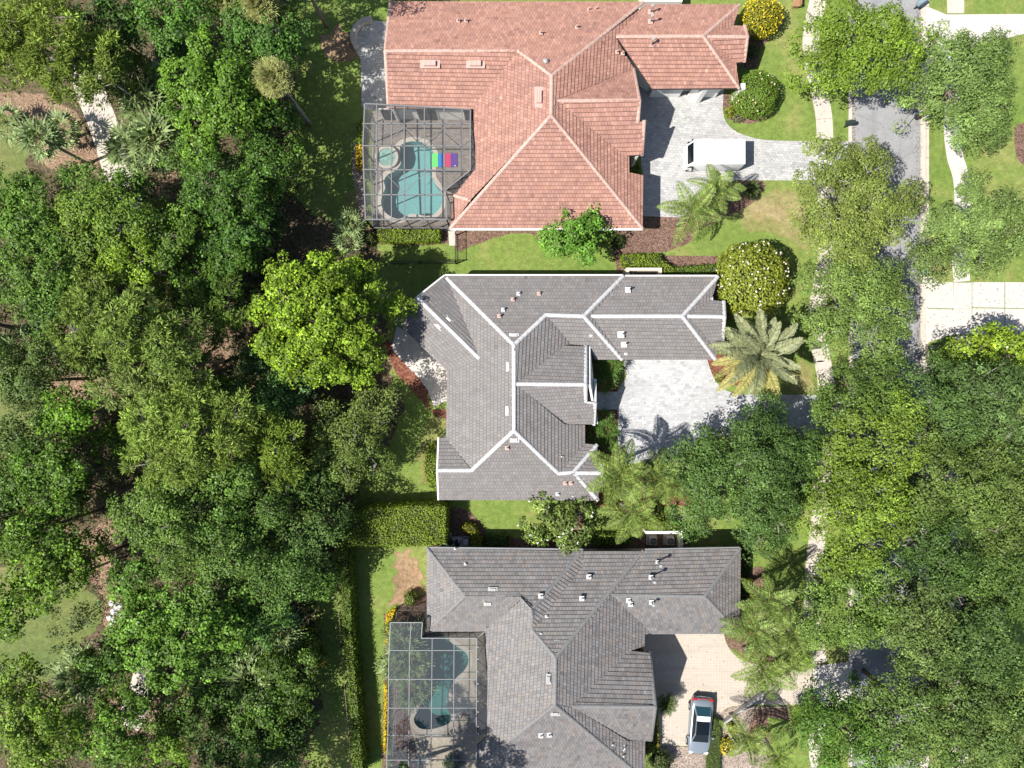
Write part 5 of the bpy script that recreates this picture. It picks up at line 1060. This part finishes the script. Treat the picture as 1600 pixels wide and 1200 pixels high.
for px, py, h, n, sc, kd, lb in ((1172, 298, .7, 26, .9, 'sago', 'dark sago palm in the mulch bed right of the white van'), (1040, 1098, 1.2, 26, 1.1, 'sago', 'sago palm at the edge of the beige driveway left of the silver car'), (1256, 1118, 1.4, 24, 1.0, 'fang', 'bright fan palm beside the pavement below the beige driveway'),
                                 (1250, 1030, .8, 18, .9, 'fang', 'low bright fan plant at the corner of the beige driveway mouth')):
    PL('low_palm', kd, px, py, h, lb, n, sc, trunk=.12, el=(0.0, 1.2))
for i, (px, py, h, n, sc, lb) in enumerate(((938, 578, .9, 18, 1.0, 'leafy plant in the upper entrance bed, nearest the wall'), (953, 572, 1.3, 20, 1.15, 'bright leafy plant in the upper entrance bed by the garage roof'), (945, 597, 1.1, 18, 1.1, 'leafy plant in the upper entrance bed by the path'),
                                            (942, 652, .8, 14, .9, 'small leafy plant in the lower entrance bed by the path'), (950, 672, 1.1, 18, 1.1, 'big leafy plant in the lower entrance bed'), (930, 680, 1.0, 16, 1.0, 'leafy plant in the lower entrance bed against the wall'), (952, 694, .9, 14, .9, 'leafy plant at the far end of the lower entrance bed'))):
    PL('split_leaf_plant', 'philo', px, py, h, lb, n, sc, trunk=.05, el=(.0, 1.2), cat='plant')
for px, py, h, n, lb in ((612, 982, 1.0, 14, 'top left'), (632, 1002, 1.4, 16, 'in the corner by the terracotta rim'), (622, 1035, 1.2, 14, 'left of the terracotta rim'), (645, 1025, 1.2, 14, 'inside the terracotta rim'), (655, 985, 1.0, 12, 'by the upper frame'), (648, 1072, 1.2, 16, 'below the terracotta rim'), (640, 1092, 1.0, 14, 'lowest of the group')):
    PL('pool_plant', 'philo' if h < 1.1 else 'palmetto', px, py, h, 'green plant inside the dark pool enclosure, ' + lb, n, 1.0, trunk=.05, el=(.0, 1.2), cat='plant')

# --- hedges and shrubs
G1, G2, GD, YG = (.118, .19, .016), (.085, .155, .018), (.045, .09, .016), (.16, .18, .012)
hedge('clipped_hedge', [(540, 812), (575, 795), (640, 790), (697, 792), (696, 852), (540, 853)], 2.6, 'big clipped box hedge left of the slate roof', G1, 330)
hedge('hedge_row', [(530, 856), (543, 853), (546, 900), (550, 1000), (559, 1100), (568, 1215), (556, 1215), (542, 1040), (535, 960)], 1.9, 'long thin hedge row running down beside the lit lawn', G2, 300, rough=.12)
hedge('clipped_hedge', Z(540, 160, .2125, [(240, 935), (690, 935), (690, 1015), (460, 1025), (250, 1015)]), .9, 'low hedge under the lower wall of the bright pool enclosure', G1, 300)
hedge('clipped_hedge', [(736, 833), (736, 856), (752, 856), (751, 842), (742, 824), (728, 818), (720, 826)], .9, 'curved hedge beside the pool pumps', (.13, .15, .012), 260)
hedge('clipped_hedge', [(759, 838), (792, 838), (792, 852), (760, 853)], .8, 'dark clipped hedge along the upper wall of the slate roofed house', GD, 260)
hedge('clipped_hedge', [(930, 836), (988, 836), (988, 850), (930, 852)], .8, 'dark hedge left of the air conditioning units', G2, 260)
hedge('clipped_hedge', Z(840, 780, .2125, [(780, 170), (850, 160), (1000, 160), (1045, 175), (1040, 225), (800, 232)]), 1.0, 'bright hedge just above the air conditioning screen wall', (.12, .18, .012), 300)
hedge('clipped_hedge', [(972, 398), (1030, 398), (1036, 410), (1052, 418), (1052, 428), (1036, 428), (1032, 416), (975, 414)], 1.0, 'hedge around the wall beside the grey garage roof', G1, 300)
hedge('clipped_hedge', [(1056, 418), (1122, 414), (1122, 428), (1056, 430)], 1.0, 'hedge along the top of the grey garage roof', G2, 300)
hedge('clipped_hedge', Z(600, 600, .175, [(465, 520), (475, 760), (470, 950), (420, 930), (380, 860), (365, 760), (375, 640), (420, 540)]), .9, 'curved hedge against the left gable of the grey roofed house', G1, 300)
hedge('clipped_hedge', [(1117, 1122), (1127, 1132), (1125, 1215), (1106, 1215), (1108, 1160)], .8, 'strip of clipped hedge right of the silver car', (.075, .15, .02), 320, .07, .05)
hedge('flower_border', [(604, 960), (618, 952), (612, 970), (606, 1010), (603, 1012), (603, 985)], .5, 'golden border at the upper corner of the dark pool enclosure', (.55, .45, .01), 500, .09, .06, 'border')
hedge('flower_border', [(601, 1070), (605, 1070), (604, 1130), (603, 1178), (600, 1178)], .5, 'golden border running down the left side of the dark pool enclosure', (.55, .45, .01), 500, .09, .06, 'border')
hedge('flower_border', [(560, 190), (567, 186), (567, 222), (561, 222)], .6, 'green border along the left side of the bright pool enclosure', (.11, .18, .012), 400, cat='border')
hedge('flower_border', [(557, 228), (566, 226), (566, 262), (558, 262)], .5, 'yellow flowers along the left side of the bright pool enclosure', (.42, .34, .02), 400, cat='border')
hedge('clipped_hedge', [(985, 245), (994, 245), (1003, 270), (986, 270)], .8, 'little hedge in the notch of the terracotta roof', G1, 300)
hedge('clipped_hedge', [(1138, 858), (1172, 858), (1172, 930), (1166, 985), (1160, 985)], .5, 'dark planting strip along the right end of the slate garage roof', GD, 200, cat='border')
hedge('clipped_hedge', [(1004, 1112), (1026, 1120), (1030, 1165), (1006, 1185)], .9, 'mixed golden and green border against the slate roofed gable', (.13, .15, .015), 260, cat='border')
for px, py, r, h, c_, lb, ct in ((1141, 174, 8, .7, (.16, .22, .012), 'small lime ball shrub at the edge of the silver driveway', 'shrub'), (1151, 168, 7, .6, (.10, .15, .015), 'small shrub between the lime ball and the large clipped ball', 'shrub'), (1154, 183, 8, .5, (.10, .13, .06), 'grey green low plant in the bed by the silver driveway', 'shrub'),
                              (1148, 155, 8, .6, G2, 'green shrub below the terracotta garage corner', 'shrub'), (1186, 54, 7, .7, G2, 'small shrub between the two large ball shrubs', 'shrub'), (1176, 78, 10, 1.0, GD, 'dark shrub beside the small terracotta gable', 'shrub'),
                              (641, 936, 12, 1.3, (.08, .13, .018), 'dark rounded shrub beside the bare soil patch', 'shrub'), (1033, 1196, 20, 1.9, (.07, .11, .03), 'rounded shrub at the bottom edge left of the silver car', 'shrub'), (1138, 1168, 13, 1.1, (.42, .38, .02), 'golden shrub in the gravel bed right of the silver car', 'shrub'),
                              (1144, 1140, 9, .8, (.30, .26, .03), 'small orange tinged shrub in the gravel bed', 'shrub'), (597, 1037, 9, .7, G2, 'small shrub by the left side of the dark pool enclosure', 'shrub'), (1176, 982, 10, .9, (.45, .42, .02), 'yellow shrub among the palms by the slate garage', 'shrub'),
                              (1170, 910, 7, .9, (.26, .26, .02), 'yellow leaved shrub at the right end of the slate garage roof', 'shrub'), (1175, 935, 7, .9, (.28, .20, .03), 'orange leaved shrub below the yellow leaved one', 'shrub'), (965, 376, 12, .8, GD, 'dark shrub below the terracotta roof corner', 'shrub'),
                              (575, 372, 12, .9, (.09, .12, .03), 'grey green shrub below the bright pool enclosure corner', 'shrub'), (480, 1000, 18, 2.0, (.13, .17, .014), 'golden green shrub beside the turf strip', 'shrub'), (490, 1032, 18, 2.2, (.20, .17, .012), 'shrub with yellow and orange leaves beside the turf strip', 'shrub'),
                              (1125, 590, 8, .4, (.10, .15, .02), 'small low plant under the date palm', 'shrub'), (708, 1195, 16, 1.0, GD, 'dark plant at the bottom of the pool enclosure', 'shrub'), (1024, 800, 14, .8, (.12, .17, .015), 'light green plant below the second queen palm', 'shrub'), (1062, 760, 18, 1.0, (.05, .09, .02), 'dark plant at the foot of the large dark oak', 'shrub'),
                              (1010, 730, 12, .8, (.06, .10, .025), 'plant at the lower edge of the white driveway', 'shrub'), (955, 780, 14, .9, (.10, .14, .02), 'yellow green plant at the roof corner of the grey house', 'shrub')):
    bush('small_shrub', px, py, r, r, h, lb, c_, 900 if r < 12 else 700, .13, .08, cat=ct, core=h > .6, lump=.12)

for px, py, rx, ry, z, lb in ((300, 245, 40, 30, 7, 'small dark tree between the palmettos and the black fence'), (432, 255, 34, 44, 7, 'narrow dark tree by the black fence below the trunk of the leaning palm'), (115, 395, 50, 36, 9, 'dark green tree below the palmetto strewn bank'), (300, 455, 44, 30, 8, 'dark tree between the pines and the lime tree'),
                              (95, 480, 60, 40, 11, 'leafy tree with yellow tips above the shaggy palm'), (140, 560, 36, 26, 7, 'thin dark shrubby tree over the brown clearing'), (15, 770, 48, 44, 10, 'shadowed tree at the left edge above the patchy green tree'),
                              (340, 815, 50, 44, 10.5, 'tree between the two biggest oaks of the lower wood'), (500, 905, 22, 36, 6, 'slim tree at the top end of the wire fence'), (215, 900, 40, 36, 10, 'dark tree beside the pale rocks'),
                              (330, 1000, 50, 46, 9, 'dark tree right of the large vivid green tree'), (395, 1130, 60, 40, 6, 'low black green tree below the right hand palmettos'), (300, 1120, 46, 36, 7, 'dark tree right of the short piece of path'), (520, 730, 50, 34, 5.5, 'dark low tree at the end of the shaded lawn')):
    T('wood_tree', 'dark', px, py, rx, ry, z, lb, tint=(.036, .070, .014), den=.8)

# fallen leaves along the kerb, on the drives and under the oaks
def litter(rects, label):
    P = []
    for x0, y0, x1, y1, m_ in rects: P.append(np.stack([NR.uniform(x0, x1, m_), NR.uniform(y0, y1, m_)], 1))
    P = np.concatenate(P); k = H / F; N = len(P); c = np.column_stack([(P[:, 0] - 800) * k, (600 - P[:, 1]) * k, np.full(N, .045)])
    col = np.array([[.16, .10, .05]]) * np.exp(NR.normal(0, .4, N))[:, None]; o = quads('fallen_leaves', c, NR.normal(size=(N, 3)) * .3 + [0, 0, 1], .10 * NR.uniform(.6, 1.4, N), .06 * NR.uniform(.6, 1.4, N), col, 'leaf', None, 'stuff'); tag(o, label, 'leaf litter')
litter([(1431, -40, 1440, 600, 700), (1331, 140, 1336, 240, 120), (1331, -40, 1440, 1240, 900), (1270, -40, 1300, 1200, 350), (1000, 140, 1330, 338, 260), (966, 565, 1330, 720, 350), (1010, 992, 1268, 1160, 200), (1446, 425, 1600, 525, 220), (612, 512, 700, 630, 160), (560, 40, 606, 170, 120)], 'brown fallen leaves scattered along the kerb and over the paved drives')

# ------------------------------------------------------------------ vehicles and small things
def bevel_box(name, size, loc, m, parent, bev=.06, seg=2, rot=0.0, taper=None):
    bm = bmesh.new(); bmesh.ops.create_cube(bm, size=1)
    for v in bm.verts:
        v.co.x *= size[0]; v.co.y *= size[1]; v.co.z *= size[2]
        if taper and v.co.z > 0: v.co.x = v.co.x * taper[0] + taper[2]; v.co.y *= taper[1]
    bmesh.ops.bevel(bm, geom=bm.edges[:], offset=bev, segments=seg, affect='EDGES', profile=.6)
    me = bpy.data.meshes.new(name); bm.to_mesh(me); bm.free(); me.polygons.foreach_set('use_smooth', [True] * len(me.polygons))
    o = bpy.data.objects.new(name, me); me.materials.append(M[m]); COL.objects.link(o); o.parent = parent; o.location = loc; o.rotation_euler.z = rot
    return o
def local(name, mb, m, parent, smooth_=False):
    me = mb.mesh(name, smooth_); me.materials.append(M[m]); o = bpy.data.objects.new(name, me); COL.objects.link(o); o.parent = parent; return o
def wheel(parent, x, y, r=.33, w=.22):
    t = MB(); t.tube([(x, y - w / 2, r), (x, y + w / 2, r)], r, 18); o = local('wheel', t, 'tyre', parent)
    s = MB(); sy = 1 if y > 0 else -1; s.tube([(x, y + sy * (w / 2 - .03), r), (x, y + sy * (w / 2 + .012), r)], r * .62, 14); local('rim', s, 'steel', o)

# silver saloon; local +X is the front
a, b = W(1093, 1084), W(1089, 1172); car = empty('parked_car', tuple((a + b) / 2), 'silver saloon car with dark glass roof parked nose down on the beige driveway', 'car')
car.rotation_euler.z = math.atan2(b.y - a.y, b.x - a.x) - .03; car.scale = (.97, .97, .97)
st = [(-2.36, .62, .62, .45), (-2.30, .76, .80, .36), (-2.1, .86, .98, .28), (-1.7, .905, 1.02, .26), (-1.2, .92, 1.0, .25), (-.4, .925, .97, .25), (.5, .925, .96, .25), (1.0, .915, .95, .25), (1.5, .90, .90, .26), (1.95, .85, .80, .28), (2.2, .76, .68, .32), (2.33, .60, .56, .40), (2.37, .45, .5, .44)]
mb = MB(); vs = []; ring = 15
for x, w, zt, zb in st:
    prof = [(-.80, zb), (-.97, zb + .10), (-1.0, zb + (zt - zb) * .45), (-.985, zb + (zt - zb) * .72), (-.93, zt - .06), (-.80, zt - .012), (-.4, zt + .012), (0, zt + .02)]
    prof += [(-u, z) for u, z in prof[:-1][::-1]]
    vs += [(x, u * w, z) for u, z in prof]
fs = [(i * ring + k, i * ring + k + 1, (i + 1) * ring + k + 1, (i + 1) * ring + k) for i in range(len(st) - 1) for k in range(ring - 1)] + [tuple(range(ring)), tuple((len(st) - 1) * ring + k for k in range(ring))[::-1], ] + [(i * ring, (i + 1) * ring, (i + 1) * ring + ring - 1, i * ring + ring - 1) for i in range(len(st) - 1)]
mb.add(vs, fs); local('body', mb, 'carpaint', car, True)
for x in (-1.42, 1.42):
    for y in (-.84, .84): wheel(car, x, y)
# cabin
def cab(x0, x1, w0, w1, z): return [(x0, -w0, z), (x1, -w1, z), (x1, w1, z), (x0, w0, z)]
B4 = [(-1.75, .74), (-1.05, .80), (.45, .80), (1.12, .72)]; T4 = [(-1.15, .56), (-.55, .60), (.05, .60), (.32, .55)]
lo = [Vector((-1.82, -.70, 1.0)), Vector((1.18, -.70, .955)), Vector((1.18, .70, .955)), Vector((-1.82, .70, 1.0))]
hi = [Vector((-1.10, -.56, 1.40)), Vector((.36, -.57, 1.41)), Vector((.36, .57, 1.41)), Vector((-1.10, .56, 1.40))]
def quad_part(name, q, m, t=.02, inset=.0):
    c = sum(q, Vector()) / 4; q = [p.lerp(c, inset) for p in q]; n = (q[1] - q[0]).cross(q[3] - q[0]).normalized()
    s = MB(); s.add([p for p in q] + [p - n * t for p in q], [(0, 1, 2, 3), (7, 6, 5, 4)] + [(i, 4 + i, 4 + (i + 1) % 4, (i + 1) % 4) for i in range(4)]); return local(name, s, m, car)
s = MB(); s.add([p + Vector((0, 0, -.02)) for p in lo] + [p + Vector((0, 0, -.012)) for p in hi], [(0, 1, 5, 4), (1, 2, 6, 5), (2, 3, 7, 6), (3, 0, 4, 7), (4, 5, 6, 7)]); local('pillars', s, 'carpaint', car, False)
quad_part('windscreen', [lo[1] + Vector((0, .05, .012)), lo[2] + Vector((0, -.05, .012)), hi[2] + Vector((.01, -.06, .012)), hi[1] + Vector((.01, .06, .012))], 'glass')
quad_part('rear_window', [lo[3] + Vector((.06, -.06, .012)), lo[0] + Vector((.06, .06, .012)), hi[0] + Vector((-.01, .05, .012)), hi[3] + Vector((-.01, -.05, .012))], 'bluewin')
for sg in (-1, 1):
    q = [Vector((-1.5, sg * .735, 1.02)), Vector((1.0, sg * .735, .99)), Vector((.3, sg * .605, 1.37)), Vector((-1.02, sg * .60, 1.36))]
    quad_part('side_window', q if sg < 0 else q[::-1], 'glass', .01)
    m_ = MB(); m_.box((.80, sg * 1.0, .98), (.16, .20, .13), .0, taper=.8); local('door_mirror', m_, 'carpaint', car)
def roofp(x0, x1, m, name, z=1.405, wd=.53):
    s = MB(); s.add([(x0, -wd, z + .004), (x1, -wd, z + .006), (x1, 0, z + .035), (x1, wd, z + .006), (x0, wd, z + .004), (x0, 0, z + .03)], [(0, 1, 2, 5), (5, 2, 3, 4)]); local(name, s, m, car)
roofp(-1.10, -.70, 'vanpaint', 'roof_reflection'); roofp(-.695, .355, 'glass', 'glass_roof')  # white rear strip paints a reflection on the silver roof
s = MB(); s.bar((.95, -.3, 1.06), (.95, .25, 1.07), .05, .01); local('dashboard_paper', s, 'fascia', car)
for sg in (-1, 1):
    t = MB(); t.box((-2.17, sg * .66, .80), (.26, .30, .24), sg * .35); local('tail_light', t, 'redlamp', car); t = MB(); t.box((2.14, sg * .62, .66), (.24, .30, .10), -sg * .45); local('headlight', t, 'clearlamp', car)
s = MB(); s.bar((-2.28, -.45, .86), (-2.28, .45, .86), .05, .03); local('brake_light', s, 'redlamp', car)
s = MB(); s.box((-2.35, 0, .62), (.03, .5, .14)); local('number_plate', s, 'fascia', car)
# white van
p = W(1124, 240); van = empty('white_van', tuple(p), 'white box van parked on the silver paved driveway', 'van')
a0, a1 = W(1085, 0, 2.2).x - p.x, W(1165, 0, 2.2).x - p.x; y0, y1 = W(0, 256, 2.2).y - p.y, W(0, 217, 2.2).y - p.y; yc = (y0 + y1) / 2; Wd = y1 - y0
bevel_box('body', (a1 - a0, Wd, 1.85), ((a0 + a1) / 2, yc, 1.28), 'vanpaint', van, .05)
s = MB(); q0 = a0 - .28; s.add([(q0, y0 + .05, .4), (a0 + .03, y0 + .02, .4), (a0 + .03, y1 - .02, .4), (q0, y1 - .05, .4), (q0, y0 + .08, 1.15), (a0 + .03, y0 + .03, 2.12), (a0 + .03, y1 - .03, 2.12), (q0, y1 - .08, 1.15)], [(0, 3, 2, 1), (0, 1, 5, 4), (2, 3, 7, 6), (3, 0, 4, 7), (4, 5, 6, 7)]); local('cab', s, 'vanpaint', van)
s = MB(); s.add([(q0 - .01, y0 + .22, 1.20), (a0 - .05, y0 + .2, 2.06), (a0 - .05, y1 - .2, 2.06), (q0 - .01, y1 - .22, 1.20)], [(0, 1, 2, 3)]); s.v = [(x, y, z + .03) for x, y, z in s.v]; local('windscreen', s, 'glass', van)
bevel_box('bumper', (.16, Wd - .1, .25), (q0 - .08, yc, .48), 'vanpaint', van, .04)
for x in (a0 + .1, a1 - .7):
    for y in (y0 + .12, y1 - .12): wheel(van, x, y, .34, .2)
for sg, y in ((-1, y0 - .14), (1, y1 + .14)): s = MB(); s.box((q0 + .35, y, 1.35), (.1, .2, .26)); local('door_mirror', s, 'black', van)
for sg, y in ((-1, y0 - .004), (1, y1 + .004)): s = MB(); s.box((a0 - .1, y, 1.35), (.42, .012, .4)); local('side_window', s, 'glass', van)
# worn lettering on the side: a row of small dark characters over a swoosh, too small to read
s = MB(); x = 0.0; rr3 = random.Random(5)
for k in range(11):
    xx = (a0 + a1) / 2 - .75 + k * .15; arc = .03 * math.sin(k / 10 * math.pi); hh = .12
    s.box((xx, y0 - .01, 1.75 + arc), (.03, .012, hh)); s.box((xx + .04, y0 - .01, 1.75 + arc + rr3.choice((-.04, 0, .045))), (.06, .012, .025))
local('lettering', s, 'greyvent', van)
s = MB(); pts = [Vector((a0 + .9 + t * 2.6, y0 - .012, 1.45 + .10 * math.sin(t * 3.1) - t * .12)) for t in np.linspace(0, 1, 9)]
for u_, v_ in zip(pts, pts[1:]): s.bar(u_, v_, .012, .03)
local('swoosh', s, 'greyvent', van)
for x in (a0 + 1.0, a0 + 2.0, a0 + 3.0): s = MB(); s.bar((x, y0 + .1, 2.207), (x, y1 - .1, 2.207), .02, .008); local('roof_seam', s, 'fascia', van)

def mailbox(px, py, m, label, rot=0.0, big=1.0):
    p = W(px, py, 1.1); b = Vector((p.x, p.y, 0)); r = empty('mailbox', tuple(b), label, 'mailbox'); r.rotation_euler.z = rot
    s = MB(); s.box((0, 0, .5), (.11, .11, 1.0)); s.box((0, 0, .72), (.5, .07, .07)); local('post', s, 'maildark', r)
    s = MB(); n = 9; vs = []
    for x in (-.30 * big, .30 * big):
        vs += [(x, -.13 * big, .98), (x, -.13 * big, 1.12)] + [(x, -.13 * big * math.cos(math.pi * k / 6), 1.12 + .12 * big * math.sin(math.pi * k / 6)) for k in range(1, 6)] + [(x, .13 * big, 1.12), (x, .13 * big, .98)]
    s.add(vs, [(k, k + 1, n + k + 1, n + k) for k in range(n - 1)] + [(0, n, 2 * n - 1, n - 1), tuple(range(n)), tuple(range(n, 2 * n))[::-1]]); o = local('mail_case', s, m, r)
    s = MB(); s.box((.31 * big, 0, 1.09), (.015, .22 * big, .2)); local('door', s, m, o); s = MB(); s.box((.05, .15 * big, 1.2), (.16, .012, .07)); local('flag', s, 'redlamp', r)
mailbox(1329, 191, 'maildark', 'dark green mailbox at the kerb above the silver driveway mouth', .1, 1.2)
mailbox(1442, 425, 'mailblue', 'slate blue mailbox at the kerb by the concrete slab driveway', .15, 1.35)
mailbox(1441, 2, 'mailblue', 'slate blue mailbox at the very top beside the bare driveway apron', .6, 1.4)
mailbox(1461, 107, 'maildark', 'mailbox coloured like its own shadow on the verge below the bare driveway apron', 1.2, 1.1)  # dark case stands in for the shadow the mailbox casts
mailbox(1462, 543, 'maildark', 'black mailbox on the verge below the concrete slab driveway', .05, 1.2)
# newspaper box and sign
r = empty('yard_sign', tuple(W(1276, 567)), 'small white yard sign beside the pavement right of the date palm', 'sign'); s = MB(); s.box((0, 0, .45), (.5, .03, .35)); local('board', s, 'fascia', r); s = MB(); s.box((0, .03, .3), (.04, .03, .6)); local('stake', s, 'black', r)
r = empty('garden_bench', tuple(W(1241, 3)), 'small brown wooden bench at the top of the lawn', 'bench')
for k in range(4): s = MB(); s.box((-.2 + k * .13, 0, .45), (.11, 1.2, .04)); local('seat_slat', s, 'wood', r)
for y in (-.5, .5): s = MB(); s.box((0, y, .22), (.45, .08, .42)); local('leg', s, 'wood', r)
s = MB(); s.box((.28, 0, .65), (.04, 1.2, .35)); local('backrest', s, 'wood', r)

def aircon(px, py, label, rot=0.0):
    p = W(px, py, .8); r = empty('air_conditioner', (p.x, p.y, 0), label, 'air conditioner'); bevel_box('casing', (.62, .62, .72), (0, 0, .42), 'steel', r, .04, 2, rot)
    s = MB(); n = 20
    for rad in (.27, .21, .15, .09): 
        pts = [(rad * math.cos(2 * math.pi * k / n), rad * math.sin(2 * math.pi * k / n), .795) for k in range(n + 1)]
        for u_, v_ in zip(pts, pts[1:]): s.bar(u_, v_, .014)
    for k in range(6): s.bar((0, 0, .8), (.28 * math.cos(k * math.pi / 3), .28 * math.sin(k * math.pi / 3), .8), .014)
    local('fan_grille', s, 'greyvent', r); s = MB(); s.tube([(0, 0, .775), (0, 0, .785)], .28, 20); local('fan_well', s, 'black', r); s = MB(); s.box((0, 0, .03), (.85, .85, .06)); local('pad', s, 'concrete', r)
aircon(1021, 846, 'left air conditioning unit behind the white screen wall'); aircon(1048, 846, 'right air conditioning unit behind the white screen wall')
aircon(984, 429, 'unit half hidden behind the cream wall above the grey garage roof')
def lwall(name, pts, h, w, m, label, cat='wall'):
    mb = MB(); P_ = [W(*p, h) for p in pts]
    for i, (a, b) in enumerate(zip(P_, P_[1:])):
        d = (b - a).normalized() * (w / 2 - .003 * i); mb.bar(Vector((a.x, a.y, h / 2)) - d, Vector((b.x, b.y, h / 2)) + d, w, h - .004 * i)
    tag(mb.build(name, m), label, cat)
lwall('screen_wall', [(1011, 832), (1065, 832), (1065, 856)], 1.35, .2, 'stucco', 'white L shaped screen wall around two air conditioning units')
lwall('screen_wall', [(981, 430), (981, 420.5), (1032, 420.5), (1032, 430)], 1.3, .22, 'cream', 'cream screen wall tucked against the top of the grey garage roof')
lwall('garden_wall', [(1192, 1086), (1132, 1131), (1142, 1152), (1152, 1168)], .55, .16, 'steel', 'low angled retaining edge in the gravel bed right of the silver car')
# pool pumps beside the clipped hedge
r = empty('pool_pump', tuple(W(712, 846)), 'cluster of black and white pool pumps and pipes beside the big clipped hedge', 'pool pump')
for x, y, rd, h_ in ((-.4, .1, .26, .75), (.15, -.05, .22, .6)): s = MB(); s.tube([(x, y, 0), (x, y, h_), (x, y, h_ + .12)], [rd, rd, rd * .5], 12); local('filter_tank', s, 'black', r)
for q in (((-.5, .3, .5), (.5, .35, .5)), ((.5, .35, .5), (.5, -.3, .3)), ((-.1, .35, .5), (-.1, -.2, .35)), ((-.6, -.2, .3), (.4, -.25, .3)), ((.3, .3, .62), (.3, -.1, .62))): s = MB(); s.tube(q, .035, 7); local('pipe', s, 'fascia', r)
s = MB(); s.box((-.55, .55, .18), (.5, .35, .36)); local('motor', s, 'greyvent', r)
tag(bevel_box('equipment_box', (.42, .5, .7), tuple(W(728, 846, .35)), 'greyvent', None, .03), 'pale grey equipment box right of the pool pumps', 'utility box')
tag(bevel_box('utility_box', (.3, .3, .5), tuple(W(699, 850, .25)), 'fascia', None, .03), 'small white utility box at the corner of the slate roof', 'utility box')

def fence(name, pts, h, label, m='black', post=2.4, pick=.12, group=None):
    P_ = [W(*p, h) for p in pts]; P_ = [Vector((p.x, p.y, 0)) for p in P_]; root = empty(name, tuple(P_[0]), label, 'fence', group); pk = MB()
    for a, b in zip(P_, P_[1:]):
        L = (b - a).length; n = max(1, round(L / post))
        for k in range(n + 1):
            p = a.lerp(b, k / n); MB().box((p.x, p.y, h / 2 + .03), (.07, .07, h + .06)).build('post', m, root)
        for z in (h - .06, .18): MB().bar((a.x, a.y, z), (b.x, b.y, z), .035, .04).build('rail', m, root)
        if pick:
            for k in range(int(L / pick)): p = a.lerp(b, (k + .5) * pick / L); pk.box((p.x, p.y, h / 2), (.018, .018, h - .05))
    if pick: pk.build('pickets', m, root, 'stuff')
fence('picket_fence', [(452, -60), (452, 60), (454, 180), (458, 290)], 1.4, 'black metal picket fence between the wood and the side lawn')
fence('picket_fence', [(598, 408), (711, 408), (711, 362)], 1.3, 'black metal fence across the gap between the two upper houses')
fence('wire_fence', [(522, 895), (528, 945), (533, 1010), (538, 1075), (545, 1150), (552, 1230)], 1.2, 'thin wire fence beside the thin hedge row', 'bark', 2.4, None)
g_ = empty('garden_gate', tuple(W(713, 362)), 'black garden gate standing open beside the terracotta roofed house', 'gate')
for z in (.15, 1.2): MB().bar(W(713, 362, 0) + Vector((0, 0, z)), W(727, 355, 0) + Vector((0, 0, z)), .04).build('rail', 'black', g_)
for t in np.linspace(0, 1, 7): q = W(713, 362, 0).lerp(W(727, 355, 0), t); MB().bar((q.x, q.y, .05), (q.x, q.y, 1.25), .025).build('bar', 'black', g_)
r = empty('fallen_branch', tuple(W(70, 432, 0)), 'thick bare pale branch lying across the trees at the left edge', 'branch')
s = MB(); s.tube([W(10, 408, 8.5), W(45, 424, 9.0), W(90, 432, 9.0), W(112, 430, 8.8)], [.13, .10, .07, .03], 6); s.tube([W(62, 434, 9), W(80, 433, 9.2), W(98, 418, 9.3)], [.06, .05, .02], 5); s.build('limb', 'palebark', r)
ROCK = ('uppermost of the scatter', 'second from the top left', 'in the middle left', 'in the very middle', 'at the left rim', 'just below the middle', 'at the top right', 'at the bottom left', 'at the bottom right')
for i, (px, py, sx) in enumerate(((175, 942, .25), (178, 955, .3), (184, 948, .28), (190, 960, .3), (171, 965, .22), (180, 968, .3), (188, 945, .22), (176, 975, .24), (192, 972, .26))):
    bm = bmesh.new(); bmesh.ops.create_icosphere(bm, subdivisions=2, radius=sx)
    for v in bm.verts: v.co *= R.uniform(.75, 1.15); v.co.z *= .5
    me = bpy.data.meshes.new('pale_rock'); bm.to_mesh(me); bm.free(); o = link('pale_rock', me, 'whitevent'); q = W(px, py); o.location = (q.x, q.y, .06); tag(o, 'pale rock %s on the brown soil by the vivid green tree' % ROCK[i], 'rock', 'pale rocks on the brown soil')

GROUPS = dict(live_oak='oaks along the street', wood_tree='trees of the left hand wood', pine_tree='pines in the wood', magnolia_tree='magnolias', cabbage_palm='cabbage palms', palmetto='palmettos', queen_palm='queen palms in the garden beds', low_palm='low palms in the beds',
              split_leaf_plant='leafy plants in the entrance beds', pool_plant='plants inside the dark pool enclosure', clipped_hedge='clipped hedges', small_shrub='small shrubs in the beds', round_shrub='large ball shrubs', flower_border='flower borders', mailbox='mailboxes along the road',
              air_conditioner='air conditioning units', screen_wall='screen walls', screen_enclosure='pool screen enclosures', swimming_pool='swimming pools', picket_fence='black picket fences')
for o in scene.objects:
    if o.parent is None and o.get('category') and not o.get('group'):
        g_ = GROUPS.get(o.name.split('.')[0])
        if g_: o['group'] = g_
